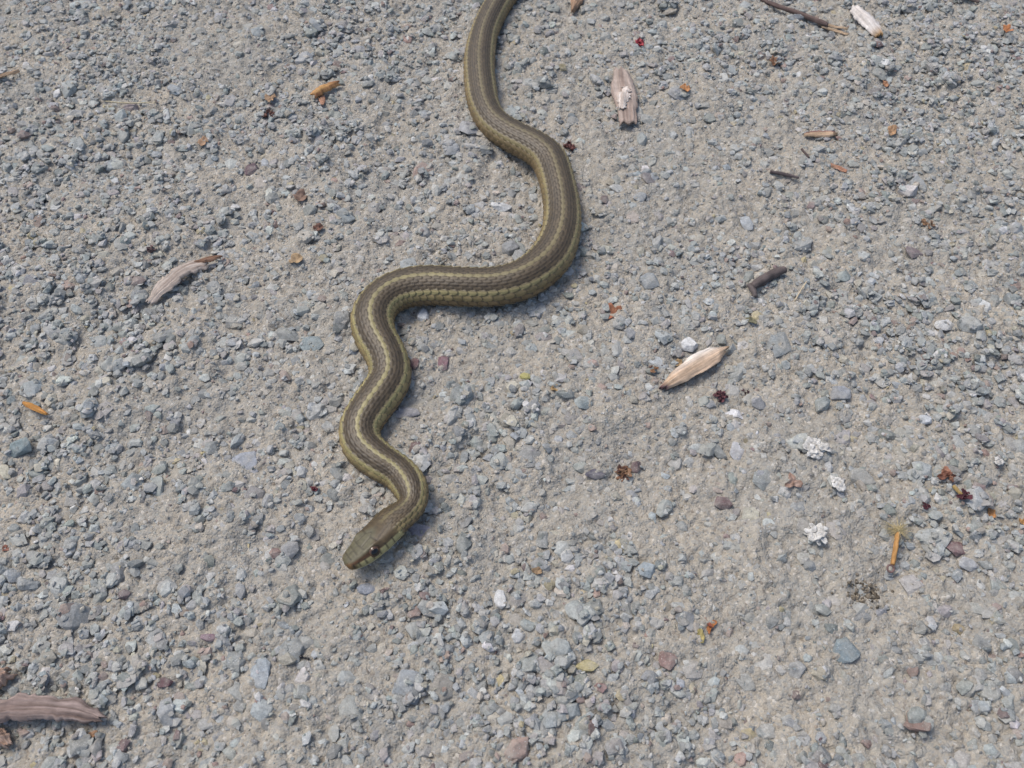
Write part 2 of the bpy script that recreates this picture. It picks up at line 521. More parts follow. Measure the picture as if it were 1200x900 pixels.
# ------------------------------------------------------------------ stones that stand out in the photo: x, y, width, height (photo px), colour, thickness, label
SPECIAL = [
    (698, 556, 26, 15, (.085, .08, .10), .5, "dark purple slate fragment lying left of the brown bud on bare dirt"),
    (807, 405, 23, 17, (.50, .50, .49), .6, "white angular pebble just above the pale tan wood chip"),
    (989, 761, 36, 36, (.16, .20, .215), .35, "large flat blue-grey stone set in the bare dirt near the lower right"),
    (910, 406, 31, 33, (.20, .215, .215), .30, "round flat grey stone pressed into the dirt right of the tan wood chip"),
    (687, 782, 28, 17, (.36, .31, .16), .6, "yellowish tan oblong stone in the gravel at the bottom centre"),
    (783, 770, 24, 36, (.205, .13, .115), .45, "upright reddish brown stone at the lower centre, right of the yellowish stone"),
    (193, 800, 21, 15, (.095, .05, .055), .6, "dark maroon stone on bare dirt, right of the big bark strip"),
    (295, 198, 17, 18, (.09, .055, .065), .6, "dark maroon stone in the gravel at the upper left"),
    (1108, 380, 23, 15, (.45, .45, .44), .65, "pale whitish stone in the gravel near the right edge"),
    (703, 809, 15, 13, (.15, .065, .07), .8, "small round red stone below the yellowish tan stone"),
    (496, 624, 35, 20, (.235, .215, .245), .4, "flat mauve-grey stone beside the snake's neck"),
    (495, 369, 15, 17, (.46, .48, .49), .6, "small pale grey stone tucked in the snake's upper bend"),
    (475, 485, 36, 15, (.225, .22, .235), .4, "long flat grey slab against the snake's lower bend"),
    (286, 541, 31, 31, (.25, .265, .29), .35, "triangular blue-grey stone on dirt at left centre"),
    (305, 790, 25, 42, (.26, .285, .30), .45, "tall light blue-grey stone at the lower left, right of the bare strip"),
    (365, 404, 30, 20, (.21, .245, .245), .5, "greenish grey stone left of the snake's middle bend"),
    (27, 527, 27, 25, (.16, .20, .205), .7, "blocky blue-green stone at the left edge below the orange splinter"),
    (866, 527, 22, 25, (.36, .36, .37), .4, "light grey wedge-shaped stone below the dark red bud"),
    (985, 460, 24, 22, (.215, .225, .24), .5, "rounded blue-grey stone on bare dirt, right of centre"),
    (757, 671, 22, 21, (.25, .285, .30), .6, "smooth blue-grey oval stone in the lower centre gravel"),
    (519, 424, 14, 22, (.17, .10, .115), .6, "narrow maroon stone right of the snake's middle bend"),
    (486, 429, 12, 14, (.13, .06, .065), .6, "small dark red stone touching the snake's right side"),
    (848, 588, 23, 17, (.13, .085, .085), .6, "dark reddish stone on the dirt above the white lichen scrap"),
    (615, 443, 13, 11, (.34, .31, .12), .6, "small round yellow-green pebble below the snake's horizontal stretch"),
    (1122, 642, 28, 20, (.17, .105, .105), .5, "reddish brown stone at the right edge beside the grey pebbles"),
    (67, 109, 11, 9, (.48, .48, .48), .7, "bright white pebble at the upper left"),
    (153, 127, 20, 11, (.19, .155, .16), .6, "brownish mauve pebble with a thin straw under it at the upper left"),
    (608, 747, 17, 21, (.43, .44, .44), .6, "pale oval stone standing out in the bottom centre gravel"),
    (586, 703, 15, 25, (.44, .44, .43), .5, "pale wedge-shaped stone below and right of the snake's head"),
    (246, 748, 21, 11, (.21, .145, .165), .7, "pinkish mauve stone on bare dirt at the lower left"),
    (147, 698, 15, 13, (.075, .045, .06), .7, "very dark maroon stone in the gravel at the lower left"),
    (1136, 660, 26, 19, (.35, .355, .36), .6, "light grey stone below the reddish brown stone at the right edge"),
    (760, 333, 24, 20, (.23, .245, .25), .5, "grey slate piece right of the snake's big upper bend"),
    (875, 262, 16, 17, (.33, .35, .36), .6, "pale blue-grey stone in the dirt of the upper right"),
    (430, 690, 24, 16, (.21, .225, .255), .5, "dark blue-grey stone just below the snake's head"),
    (683, 477, 22, 16, (.24, .27, .265), .5, "greenish grey half-round stone at the centre right of the snake"),
    (1082, 493, 17, 14, (.40, .42, .44), .6, "light blue-grey pebble on the dirt at the right"),
    (1070, 299, 24, 14, (.18, .14, .14), .5, "brownish flat stone at the far right middle"),
]

# ------------------------------------------------------------------ scatter the gravel, largest first, each resting on what already lies there
BR = 0.001
BNX, BNY = int((X1 - X0) / BR), int((Y1 - Y0) / BR)
gx = X0 + (np.arange(BNX) + .5) * BR; gy = Y0 + (np.arange(BNY) + .5) * BR
BUF = samp(GH, *np.meshgrid(gx, gy)).astype(np.float64)

def buf_window(x, y, r):
    i0 = max(int((x - r - X0) / BR), 0); i1 = min(int((x + r - X0) / BR) + 1, BNX)
    j0 = max(int((y - r - Y0) / BR), 0); j1 = min(int((y + r - Y0) / BR) + 1, BNY)
    return i0, i1, j0, j1

def settle(x, y, a, b, hz, rot, lift):
    """height of the centre of a stone with half sizes a, b, hz, then raise the pile under it"""
    i0, i1, j0, j1 = buf_window(x, y, a)
    if i1 <= i0 or j1 <= j0:
        return 0.0
    dx = gx[i0:i1][None, :] - x; dy = gy[j0:j1][:, None] - y
    c, s = math.cos(rot), math.sin(rot)
    q = ((dx * c + dy * s) / a) ** 2 + ((-dx * s + dy * c) / b) ** 2
    W = BUF[j0:j1, i0:i1]
    m = q < 1
    h = W[m].mean() if m.any() else W.mean()
    zc = h + lift * hz
    top = zc + hz * (0.85 - 0.5 * np.minimum(q, 1.2))
    W[m] = np.maximum(W[m], top[m])
    return zc

def buf_z(x, y):
    i = int(np.clip((x - X0) / BR, 0, BNX - 1)); j = int(np.clip((y - Y0) / BR, 0, BNY - 1))
    return BUF[j, i]

def rot_mats(rz, tx, ty):
    cz, sz, cx, sx, cy, sy = np.cos(rz), np.sin(rz), np.cos(tx), np.sin(tx), np.cos(ty), np.sin(ty)
    R = np.empty((len(rz), 3, 3))
    R[:, 0, 0] = cz * cy; R[:, 0, 1] = cz * sy * sx - sz * cx; R[:, 0, 2] = cz * sy * cx + sz * sx
    R[:, 1, 0] = sz * cy; R[:, 1, 1] = sz * sy * sx + cz * cx; R[:, 1, 2] = sz * sy * cx - cz * sx
    R[:, 2, 0] = -sy; R[:, 2, 1] = cy * sx; R[:, 2, 2] = cy * cx
    return R

special_objs = []
occ = []                                   # no loose stone on top of these
for (px, py, w, h, col, th, label) in SPECIAL:
    if label is None:
        continue
    c = at(px, py)
    mpp = mm_per_px(px, py)
    dep = math.atan2(H, c[1])
    a = w * mpp / 2
    b = h * mpp / math.sin(dep) / 2 * 0.88
    hz = th * min(a, b) * 0.9
    V, Fc = hull_stone(int(rng.integers(6, 9)), int(rng.integers(5, 8)), .06, elong=1.0)
    V = V * np.array([a, b, hz])
    emb = th < 0.5
    z = settle(c[0], c[1], max(a, b), min(a, b), hz, 0 if a > b else math.pi / 2, -0.15 if emb else 0.35)
    special_objs.append((V, Fc, (c[0], c[1], z), col, label))
    occ.append((c[0], c[1], max(a, b)))
occ = np.array(occ)


def scatter(n, smin, smax, power, dens_pow, lift_fn):
    """n accepted candidates: positions, size and so on"""
    out = []
    x = rng.uniform(X0 + .01, X1 - .01, n * 4); y = rng.uniform(Y0 + .01, Y1 - .01, n * 4)
    d = density(x, y)
    keep = rng.uniform(0, 1, n * 4) < d ** dens_pow
    x, y, d = x[keep][:n], y[keep][:n], d[keep][:n]
    k = len(x)
    size = smin * (1 - rng.uniform(0, 1, k) * (1 - (smin / smax) ** power)) ** (-1 / power)
    return x, y, d, size

class Pile:
    def __init__(s):
        s.x, s.y, s.z, s.a, s.b, s.h, s.rz, s.tx, s.ty, s.var, s.dust = ([] for _ in range(11))

def place(x, y, d, size, nvar, variants, big, sunk=False):
    pl = Pile()
    sdist = snake_dist(x, y)
    for i in range(len(x)):
        a = size[i] / 2
        if sdist[i] < 0.80:
            continue
        if big:
            dd = np.hypot(occ[:, 0] - x[i], occ[:, 1] - y[i]) - occ[:, 2]
            if dd.min() < a * 0.55:
                continue
        elif size[i] > 0.0018:
            dd = np.hypot(occ[:, 0] - x[i], occ[:, 1] - y[i]) - occ[:, 2]
            if dd.min() < -a * 0.2:
                continue
        v = rng.integers(nvar)
        e = np.abs(variants[v][0][:, 1]).max()
        hz = a * rng.uniform(.28, .58)
        rz = rng.uniform(0, 6.28)
        loose = rng.uniform() < .04 + 1.0 * d[i]
        lift = rng.uniform(.0, .40) if loose else rng.uniform(-.68, -.15)
        if sunk:                             # pressed flush into the packed dirt
            loose = False; hz = a * rng.uniform(.3, .5); lift = rng.uniform(-.62, -.1)
        z = settle(x[i], y[i], a, a * e, hz, rz, lift)
        t = .24 if loose else .11
        pl.x.append(x[i]); pl.y.append(y[i]); pl.z.append(z); pl.a.append(a); pl.b.append(a); pl.h.append(hz)
        pl.rz.append(rz); pl.tx.append(rng.normal(0, t)); pl.ty.append(rng.normal(0, t)); pl.var.append(v); pl.dust.append(rng.uniform(0, .3) if loose else rng.uniform(.05, .6))
    for k in list(vars(pl)):
        setattr(pl, k, np.array(getattr(pl, k)))
    return pl

def bake(pl, variants, cols):
    VV, FF, CC = [], [], []
    off = 0
    R = rot_mats(pl.rz, pl.tx, pl.ty)
    for v in range(len(variants)):
        m = np.where(pl.var == v)[0]
        if not len(m):
            continue
        V, Fc = variants[v]
        S = np.stack([pl.a[m], pl.b[m], pl.h[m]], 1)
        W = np.einsum('nij,nkj->nki', R[m], V[None] * S[:, None, :])
        W += np.stack([pl.x[m], pl.y[m], pl.z[m]], 1)[:, None, :]
        VV.append(W.reshape(-1, 3))
        FF.append((Fc[None] + (off + np.arange(len(m)) * len(V))[:, None, None]).reshape(-1, 3))
        CC.append(np.repeat(cols[m], len(V), 0))
        off += len(m) * len(V)
    return np.vstack(VV), np.vstack(FF), np.vstack(CC)

xb, yb, db, sb = scatter(1050, .0066, .0125, 2.6, 0.6, None)
o_ = np.argsort(-sb); big = place(xb[o_], yb[o_], db[o_], sb[o_], len(VAR2), VAR2, True)
ne = 5200
xe, ye = rng.uniform(X0 + .01, X1 - .01, ne), rng.uniform(Y0 + .01, Y1 - .01, ne)
se = .0034 * (1 - rng.uniform(0, 1, ne) * (1 - (.0034 / .0095) ** 2.0)) ** (-1 / 2.0)
o_ = np.argsort(-se); emb = place(xe[o_], ye[o_], 0 * xe, se[o_], len(VAR1), VAR1, True, True)
xm, ym, dm, sm = scatter(12500, .0034, .0066, 1.7, 1.3, None)
o_ = np.argsort(-sm); med = place(xm[o_], ym[o_], dm[o_], sm[o_], len(VAR1), VAR1, True)
xs_, ys_, ds_, ss_ = scatter(30000, .0016, .0034, 2.0, 1.0, None)
o_ = np.argsort(-ss_); sml = place(xs_[o_], ys_[o_], ds_[o_], ss_[o_], len(VAR0), VAR0, False)
print("placed", len(big.x), len(med.x), len(sml.x), time.time() - T0)

# the 300 stones that show largest are pieces of the ground, one object each
allx = np.concatenate([big.x, med.x]); ally = np.concatenate([big.y, med.y]); alla = np.concatenate([big.a, med.a])
ppx, ppy = to_px(big.x, big.y)
depth = big.y * CP + H * SP
show = big.a / depth * np.sqrt(H / np.hypot(H, big.y))
show[(ppx < 4) | (ppx > 1196) | (ppy < 4) | (ppy > 896) | (snake_dist(big.x, big.y) < 1.0)] = -1
top = np.argsort(-show)[:300]
top = top[show[top] > 0]
is_top = np.zeros(len(big.x), bool); is_top[top] = True
def dusty(pl):
    k = pl.dust[:, None]
    return stone_colors(len(pl.x)) * (1 - k) + np.array((.345, .325, .285)) * k
PW_ALL = PW
PW = PW * np.array([1, 1, 1, .5, 1, .3, .5, 0, .1, .5]); PW /= PW.sum()
big_cols = dusty(big)
PW = PW_ALL
vmesh = [mesh_np("stone", V, Fc) for V, Fc in VAR2]
for me in vmesh:
    me.materials.append(MAT_STONE_OBJ)
for i in top:
    o = bpy.data.objects.new("stone", vmesh[big.var[i]])
    COL.objects.link(o)
    o.parent = ground
    o.location = (big.x[i], big.y[i], big.z[i])
    o.rotation_euler = (big.tx[i], big.ty[i], big.rz[i])
    o.scale = (big.a[i], big.b[i], big.h[i])
    o.color = (*big_cols[i], 1)
rest = Pile()
for k in vars(big):
    setattr(rest, k, getattr(big, k)[~is_top])
parts = [bake(rest, VAR2, big_cols[~is_top]), bake(med, VAR1, dusty(med)), bake(emb, VAR1, dusty(emb)), bake(sml, VAR0, dusty(sml))]
off = 0; VV, FF, CC = [], [], []
for V, Fc, C in parts:
    VV.append(V); FF.append(Fc + off); CC.append(C); off += len(V)
gravel = obj("gravel", mesh_np("gravel", np.vstack(VV), np.vstack(FF), np.vstack(CC)), MAT_STONE, ground)
gravel["kind"] = "stuff"
gravel["label"] = "crushed blue-grey gravel strewn thickly over the packed dirt"

# grit: crumbs and coarse sand
n = 40000
x = rng.uniform(X0 + .01, X1 - .01, n); y = rng.uniform(Y0 + .01, Y1 - .01, n)
i = ((x - X0) / BR).astype(int); j = ((y - Y0) / BR).astype(int)
grit = Pile()
grit.x, grit.y = x, y
grit.a = .5 * .0008 * (1 - rng.uniform(0, 1, n) * (1 - (.7 / 1.9) ** 1.8)) ** (-1 / 1.8)
grit.b = grit.a * rng.uniform(.7, 1, n); grit.h = grit.a * rng.uniform(.6, .95, n)
gb = samp(GH, x, y)
grit.z = np.maximum(gb, np.minimum(BUF[j, i] - .0006, gb + .0012)) + grit.h * .2
grit.rz = rng.uniform(0, 6.28, n); grit.tx = rng.normal(0, .4, n); grit.ty = rng.normal(0, .4, n); grit.var = rng.integers(0, len(VARO), n)
gc = np.where(rng.uniform(0, 1, (n, 1)) < .48, np.array(DIRT) * rng.uniform(.75, 1.12, (n, 1)), stone_colors(n))
Vg, Fg, Cg = bake(grit, VARO, gc)
go = obj("grit", mesh_np("grit", Vg, Fg, Cg), MAT_STONE, ground)
go["kind"] = "stuff"
go["label"] = "coarse sand and crumbs of dirt between the stones"

for V, Fc, loc, col, label in special_objs:
    o = obj("stone", mesh_np("stone", V, Fc), MAT_STONE_OBJ, None, loc)
    o.color = (*col, 1)
    o.rotation_euler = (rng.normal(0, .08), rng.normal(0, .08), 0)
    tag(o, label, "stone")
print("gravel", time.time() - T0)

# ------------------------------------------------------------------ the snake
def srgb(r, g, b):
    c = np.array([r, g, b]) / 255.0
    return np.where(c < .04045, c / 12.92, ((c + .055) / 1.055) ** 2.4)

def build_snake():
    C = PATH[:, :3]; r = PATH[:, 3]
    nS = len(C)
    d = (LEN - ss) * 1000.0                       # millimetres from the snout
    T = np.gradient(C, ss, axis=0); T /= np.linalg.norm(T, axis=1)[:, None]
    S = np.cross(T, np.array([0, 0, 1.0])); S /= np.linalg.norm(S, axis=1)[:, None]   # its right-hand side
    U = np.cross(S, T)
    roll = math.radians(25) * (1 - smooth(18, 60, d))[:, None]
    S, U = S * np.cos(roll) - U * np.sin(roll), U * np.cos(roll) + S * np.sin(roll)
    dh = d / 1.18
    # head profile (mm from snout)
    hd = np.array([0, .35, 1.0, 2.2, 4.2, 6.5, 9.5, 13, 17, 21, 26, 32, 40]) * 1.18
    hw = np.array([.6, 2.8, 3.75, 4.5, 5.3, 6.0, 6.6, 7.25, 7.35, 6.6, 5.4, 5.0, 5.45])
    ht = np.array([.3, 1.35, 1.95, 2.5, 3.1, 3.75, 4.15, 4.35, 4.45, 4.45, 4.5, 4.6, 5.0])
    hb = np.array([.5, 1.9, 2.6, 3.2, 3.6, 4.0, 4.2, 4.3, 4.2, 3.8, 4.0, 4.2, 4.6])
    mixh = 1 - smooth(30, 44, d)
    W = np.interp(d, hd, hw) * 1e-3 * mixh + r * (1 - mixh)
    Tp = np.interp(d, hd, ht) * 1e-3 * mixh + r * .90 * (1 - mixh)
    Bt = np.interp(d, hd, hb) * 1e-3 * mixh + r * .80 * (1 - mixh)
    expo = 2.0 + .55 * (1 - smooth(16, 30, d))
    wv = 1 + (.018 * np.sin(d * .085) + .012 * np.sin(d * .19 + 1)) * (1 - mixh)
    W, Tp = W * wv, Tp * (2 - wv)
    # angles: fine over the back, coarse on the belly
    th = np.concatenate([np.linspace(-126, 126, 112), np.linspace(126, 234, 20)[1:-1]]) * math.pi / 180
    nT = len(th)
    # scale rows: row edges in degrees from the spine
    edges = np.array([0, 6, 16, 26, 36, 46, 62, 82, 103, 124])
    rowpos = np.array([0, .5, 1.5, 2.5, 3.5, 4.5, 5.5, 6.5, 7.5, 8.5])
    adeg = np.abs(np.degrees(np.arctan2(np.sin(th), np.cos(th))))
    uu = np.interp(adeg, edges, rowpos) * np.sign(np.sin(th) + 1e-9)
    vv = np.concatenate([[0], np.cumsum(np.diff(ss) / (0.46 * np.maximum(r[:-1], .002)))])
    vv = vv[-1] - vv                               # grows towards the tail
    Ug, Vg_ = np.meshgrid(uu, vv)
    belly = np.broadcast_to((adeg > 124)[None, :], Ug.shape)
    best = np.full(Ug.shape, -0.25); bk = np.round(Ug); be = np.zeros(Ug.shape); bdv = np.zeros(Ug.shape); bdu = np.zeros(Ug.shape); bj = np.zeros(Ug.shape)
    for dk in (-1, 0, 1):
        k = np.round(Ug) + dk
        offv = .5 * (np.mod(k, 2))
        for dj in (-1, 0, 1):
            jj = np.round(Vg_ - offv) + dj
            du = Ug - k; dv = Vg_ - (jj + offv)
            e = 1 - (np.abs(du) / .60) ** 2 - (np.abs(dv) / .66) ** 2.2
            h = .30 + .75 * dv + .28 * np.sqrt(np.maximum(e, 0))
            h = np.where((e > 0) & (np.abs(k) <= 8), h, -1)
            m = h > best
            best = np.where(m, h, best); bk = np.where(m, k, bk); be = np.where(m, e, be); bdv = np.where(m, dv, bdv); bdu = np.where(m, du, bdu); bj = np.where(m, jj, bj)
    has = best > -.25
    ak = np.abs(bk)
    ampl = np.interp(ak, [0, 4, 5, 8], [.24, .28, .85, 1.0])
    disp = best * ampl
    keel = np.exp(-(bdu / .13) ** 2) * has * np.interp(ak, [0, 5, 8], [.10, .08, .0])
    disp = disp + keel
    # belly scutes
    fv = np.mod(Vg_, 1.0)
    scute = .22 * fv - .1 * np.exp(-((fv - 1) / .1) ** 2)
    disp = np.where(belly, scute, disp)
    headfade = smooth(19, 23, d)[:, None]
    tailf = np.clip(r / .007, .15, 1)[:, None]
    disp = disp * headfade * tailf * 1e-3
    # ---- colours
    def pal(a):
        return np.array(a)
    rowcol = np.array([srgb(128, 119, 88), srgb(84, 74, 57), srgb(72, 62, 47), srgb(70, 60, 45), srgb(72, 62, 46), srgb(143, 133, 98), srgb(130, 115, 84),
                       srgb(116, 99, 73), srgb(112, 98, 76), srgb(114, 102, 82)])
    col = rowcol[np.clip(ak, 0, 9).astype(int)]
    rs = np.sin(bk * 12.9898 + bj * 78.233) * 43758.5453; rs = rs - np.floor(rs)
    wob = 1 + .06 * np.sin(d * .11 + 1.3 * np.sin(d * .047)) + .04 * np.sin(d * .31 + 2)
    col = col * np.where((ak == 0) | (ak == 5), .93 + .14 * rs, 0.80 + .40 * rs)[..., None] * np.where(((ak == 0) | (ak == 5) | (ak == 6))[..., None], np.array([.98, .96, .90]), np.array([.97, .93, .85])) * np.where(((ak == 0) | (ak >= 5)), wob[:, None], 1)[..., None]
    # the spine stripe shimmers between tan and yellow, and the flank stripe is greener in the front half
    front = (1 - smooth(90, 330, d))[:, None, None]
    stripe = ((ak == 0) | (ak == 5) | (ak == 6))[..., None]
    col = np.where(stripe, col * (np.array([1.0, 1.02, .93]) * front + np.array([1.0, .97, .96]) * (1 - front)) * (0.92 + .2 * front), col)
    dull = ((ak == 0) * .48)[..., None] * (1 - front)
    col = col * (1 - dull) + srgb(88, 78, 62) * dull
    # dark skin between scales and dark scale edges on the back; checks on rows 1 to 4
    chk = ((ak >= 1) & (ak <= 4) & (np.mod(bj + np.where(bk > 0, 0, 1), 2) < .5) & (ak % 2 == 1))[..., None]
    col = np.where(chk, col * .90, col)
    skin = srgb(38, 32, 26)
    upper = ((ak == 5) * (1 - smooth(4.55, 4.95, np.abs(Ug))) * .7)[..., None]
    col = col * (1 - upper) + srgb(88, 77, 60) * upper
    edge = np.clip(1 - be / .48, 0, 1) * np.interp(ak, [0, 1, 4, 5, 9], [.35, .85, .85, .8, .92])
    edge = np.where(has, edge, .9)[..., None]
    col = col * (1 - edge) + skin * edge
    kl = (np.exp(-(bdu / .12) ** 2) * has * ((ak >= 1) & (ak <= 4)) * .12)[..., None]
    col = col * (1 - kl) + srgb(150, 136, 112) * kl
    bel = srgb(150, 146, 112) * (1 - .25 * np.exp(-((fv - .97) / .06) ** 2))[..., None]
    blend = np.broadcast_to(smooth(120, 128, adeg)[None, :], Ug.shape)[..., None]
    col = col * (1 - blend) + bel * blend
    # ---- head geometry
    st, ct = np.sin(th)[None, :], np.cos(th)[None, :]
    ex = (2 / expo)[:, None]
    X = np.sign(st) * np.abs(st) ** ex * W[:, None]
    Z = np.where(ct > 0, np.abs(ct) ** ex * Tp[:, None], -np.abs(ct) ** ex * Bt[:, None])
    # the body sags onto the ground: flatten the underside
    flat = -.80 * Bt[:, None]
    Z = np.where((Z < flat) & (d[:, None] > 40), flat + (Z - flat) * .25, Z)
    D = dh[:, None] + 0 * X
    lat = np.abs(X) * 1000
    zz = Z * 1000
    onhead = 1 - smooth(17, 23, D)
    # brow ridge, hollow before the eye, jaw bulge
    brow = np.exp(-((D - 9.0) / 2.4) ** 2) * np.exp(-((adeg[None, :] - 42) / 13) ** 2) * .0007
    lore = -np.exp(-((D - 5.2) / 1.6) ** 2) * np.exp(-((adeg[None, :] - 72) / 15) ** 2) * .00035
    orbit = -np.exp(-((D - 9.0) / 1.7) ** 2) * np.exp(-((adeg[None, :] - 72) / 13) ** 2) * .0008
    groove = np.zeros_like(D); dark = np.zeros_like(D)
    def line(mask, dist, w=.20, dep=.10, dk=.55):
        g = np.exp(-(dist / w) ** 2) * mask
        return g * dep, g * dk
    topm = (adeg[None, :] < 60) * 1.0
    tl = lat
    def segd(p0, p1):
        p0, p1 = np.array(p0, float), np.array(p1, float); v = p1 - p0
        t = np.clip(((D - p0[0]) * v[0] + (tl - p0[1]) * v[1]) / (v @ v), 0, 1)
        return np.hypot(D - p0[0] - t * v[0], tl - p0[1] - t * v[1])
    for p0, p1 in [((2.4, 0), (4.6, 0)), ((2.2, 0), (2.2, 2.6)), ((4.6, 0), (4.6, 3.0)), ((6.6, 0), (6.9, 3.4)), ((4.6, 0), (6.6, 0)),
                   ((6.8, 2.0), (11.0, 1.5)), ((11.0, 1.5), (12.6, 0)), ((11.0, 1.5), (11.4, 4.6)), ((12.6, 0), (18.2, 0)), ((18.2, 0), (17.2, 3.4)), ((17.2, 3.4), (11.4, 4.8))]:
        g, k = line(topm, segd(p0, p1), .24, .16, .62); groove = np.maximum(groove, g); dark = np.maximum(dark, k)
    sidem = ((adeg[None, :] > 72) & (adeg[None, :] < 108)) * 1.0
    for x0 in (2.0, 3.8, 5.7, 7.7, 10.0, 12.6, 15.2):
        g, k = line(sidem, np.abs(D - x0), .24, .12, .9); groove = np.maximum(groove, g); dark = np.maximum(dark, k)
    mouth_a = 106 + 5 * np.sin(D / 5.0)
    g, k = line((D < 17.5) * 1.0 * (D > .2), np.abs(adeg[None, :] - mouth_a) / 9, .22, .22, .7); groove = np.maximum(groove, g); dark = np.maximum(dark, k)
    disp = disp + (brow + lore + orbit - groove * 1e-3) * onhead
    # outward direction of the section
    nx = X / np.maximum(W[:, None], 1e-5) ** 1; nz = np.where(Z > 0, Z / Tp[:, None], Z / Bt[:, None]); ln = np.sqrt(nx ** 2 + nz ** 2) + 1e-9
    X = X + disp * nx / ln; Z = Z + disp * nz / ln
    Pw = C[:, None, :] + X[..., None] * S[:, None, :] + Z[..., None] * U[:, None, :]
    # head colours
    crown = srgb(88, 83, 62); cheek = srgb(82, 66, 40); lip = srgb(158, 148, 104); chin = srgb(178, 168, 124); snout = srgb(104, 78, 46); nape = srgb(74, 61, 39)
    A = np.broadcast_to(adeg[None, :], D.shape)
    hc = crown + (cheek - crown) * smooth(46, 62, A)[..., None]
    hc = hc + (nape - hc) * (smooth(10, 13.5, D + .12 * (A - 20)) * (1 - smooth(70, 84, A)))[..., None]
    hc = hc + (lip - hc) * (smooth(76, 84, A) * smooth(2.0, 4.5, D))[..., None]
    hc = hc + (srgb(58, 38, 24) - hc) * (np.exp(-(((D - 9.0) / 2.1) ** 2 + ((A - 70) / 17) ** 2) ** 2) * .9)[..., None]
    hc = hc + (chin - hc) * smooth(108, 116, A)[..., None]
    hc = hc + (srgb(84, 54, 32) - hc) * (np.exp(-((A - 64) / 11) ** 2) * (1 - smooth(6.5, 9.5, D)) * .85)[..., None]
    mot = np.sin(D * 2.3 + A * .11) * np.sin(D * 1.1 - A * .17 + 1) * (A < 70)
    hc = hc * (1 + .13 * mot)[..., None]
    nos = np.exp(-(((D - 2.0) / .38) ** 2 + ((A - 66) / 6) ** 2))
    hc = hc * (1 - .85 * nos)[..., None]
    hc = hc + (snout - hc) * ((1 - smooth(.6, 2.6, D)) * smooth(20, 60, A))[..., None]
    hc = hc * (1 - dark)[..., None] + srgb(44, 36, 28) * dark[..., None]
    nk = ((1 - smooth(20, 36, D)) * .72 * (1 - smooth(58, 76, A)))[..., None]
    col = col * (1 - nk) + nape * (.75 + .5 * rs)[..., None] * (1 - edge * .7) * nk
    hf = (1 - smooth(16.6, 19.0, D + .9 * (A < 30) - 1.5 * (A > 80)))[..., None]
    col = col * (1 - hf) + hc * hf
    # neck: a little browner, first scales with dark outlines
    V = Pw.reshape(-1, 3); K = col.reshape(-1, 3)
    idx = np.arange(nS * nT).reshape(nS, nT)
    a, b = idx[:-1], idx[1:]
    q = np.column_stack([a.ravel(), np.roll(a, -1, 1).ravel(), np.roll(b, -1, 1).ravel(), b.ravel()])
    # close both ends
    V = np.vstack([V, C[0] - T[0] * .0008, C[-1] + T[-1] * .00015]); K = np.vstack([K, K[0], snout])
    n0, n1 = len(V) - 2, len(V) - 1
    tri0 = [(int(idx[0, (i + 1) % nT]), int(idx[0, i]), n0, n0) for i in range(nT)]
    tri1 = [(int(idx[-1, i]), int(idx[-1, (i + 1) % nT]), n1, n1) for i in range(nT)]
    me = bpy.data.meshes.new("body")
    faces4 = q
    tri = np.array([t[:3] for t in tri0 + tri1])
    nl = len(faces4) * 4 + len(tri) * 3
    me.vertices.add(len(V)); me.vertices.foreach_set("co", V.astype(np.float32).ravel())
    me.loops.add(nl); me.loops.foreach_set("vertex_index", np.concatenate([faces4.ravel(), tri.ravel()]).astype(np.int32))
    me.polygons.add(len(faces4) + len(tri))
    me.polygons.foreach_set("loop_start", np.concatenate([np.arange(len(faces4)) * 4, len(faces4) * 4 + np.arange(len(tri)) * 3]).astype(np.int32))
    me.update(calc_edges=True)
    me.polygons.foreach_set("use_smooth", np.ones(len(me.polygons), bool))
    at_ = me.color_attributes.new("Col", 'FLOAT_COLOR', 'POINT')
    c4 = np.ones((len(V), 4), np.float32); c4[:, :3] = np.clip(K, 0, 1); at_.data.foreach_set("color", c4.ravel())
    root = empty("snake", (0, 0, 0))
    base = np.array([C[:, 0].mean(), C[:, 1].mean(), 0])
    root.location = base
    body = obj("body", me, MAT_SKIN, root, tuple(-base))
    tag(root, "olive brown garter snake with pale back and side stripes winding across the gravel", "snake")
    # eyes
    ie = int(np.argmin(np.abs(dh - 9.0)))
    for sgn in (1, -1):
        cen = C[ie] + S[ie] * sgn * (W[ie] - (.00172 if sgn < 0 else .0022)) + U[ie] * (.00095 if sgn < 0 else .0006)
        out = S[ie] * sgn * .93 + U[ie] * .30 + T[ie] * .16; out /= np.linalg.norm(out)
        V, Fc = ICO2[0] * .00248, ICO2[1]
        V3, F3 = ico(3)
        q = Vector(out).to_track_quat('Z', 'Y')
        e = obj("eye", mesh_np("eye", V3 * .00248, F3, smooth_shade=True), MAT_IRIS, root, tuple(cen - base))
        e.rotation_euler = q.to_euler()
        # pupil: a round cap just proud of the eyeball
        rings, segs = 5, 24
        pv, pf = [(0, 0, .00252)], []
        for i in range(1, rings + 1):
            a_ = i / rings * math.radians(42)
            R_ = .00252 if i < rings else .00240
            for s_ in range(segs):
                t_ = s_ / segs * 2 * math.pi
                pv.append((R_ * math.sin(a_) * math.cos(t_), R_ * math.sin(a_) * math.sin(t_), R_ * math.cos(a_)))
        for s_ in range(segs):
            pf.append((0, 1 + s_, 1 + (s_ + 1) % segs))
            for i in range(rings - 1):
                o_ = 1 + i * segs
                pf.append((o_ + s_, o_ + segs + s_, o_ + segs + (s_ + 1) % segs, o_ + (s_ + 1) % segs))
        obj("pupil", mesh_np("pupil", pv, pf, smooth_shade=True), MAT_PUPIL, e)
    return root

build_snake()
print("snake", time.time() - T0)

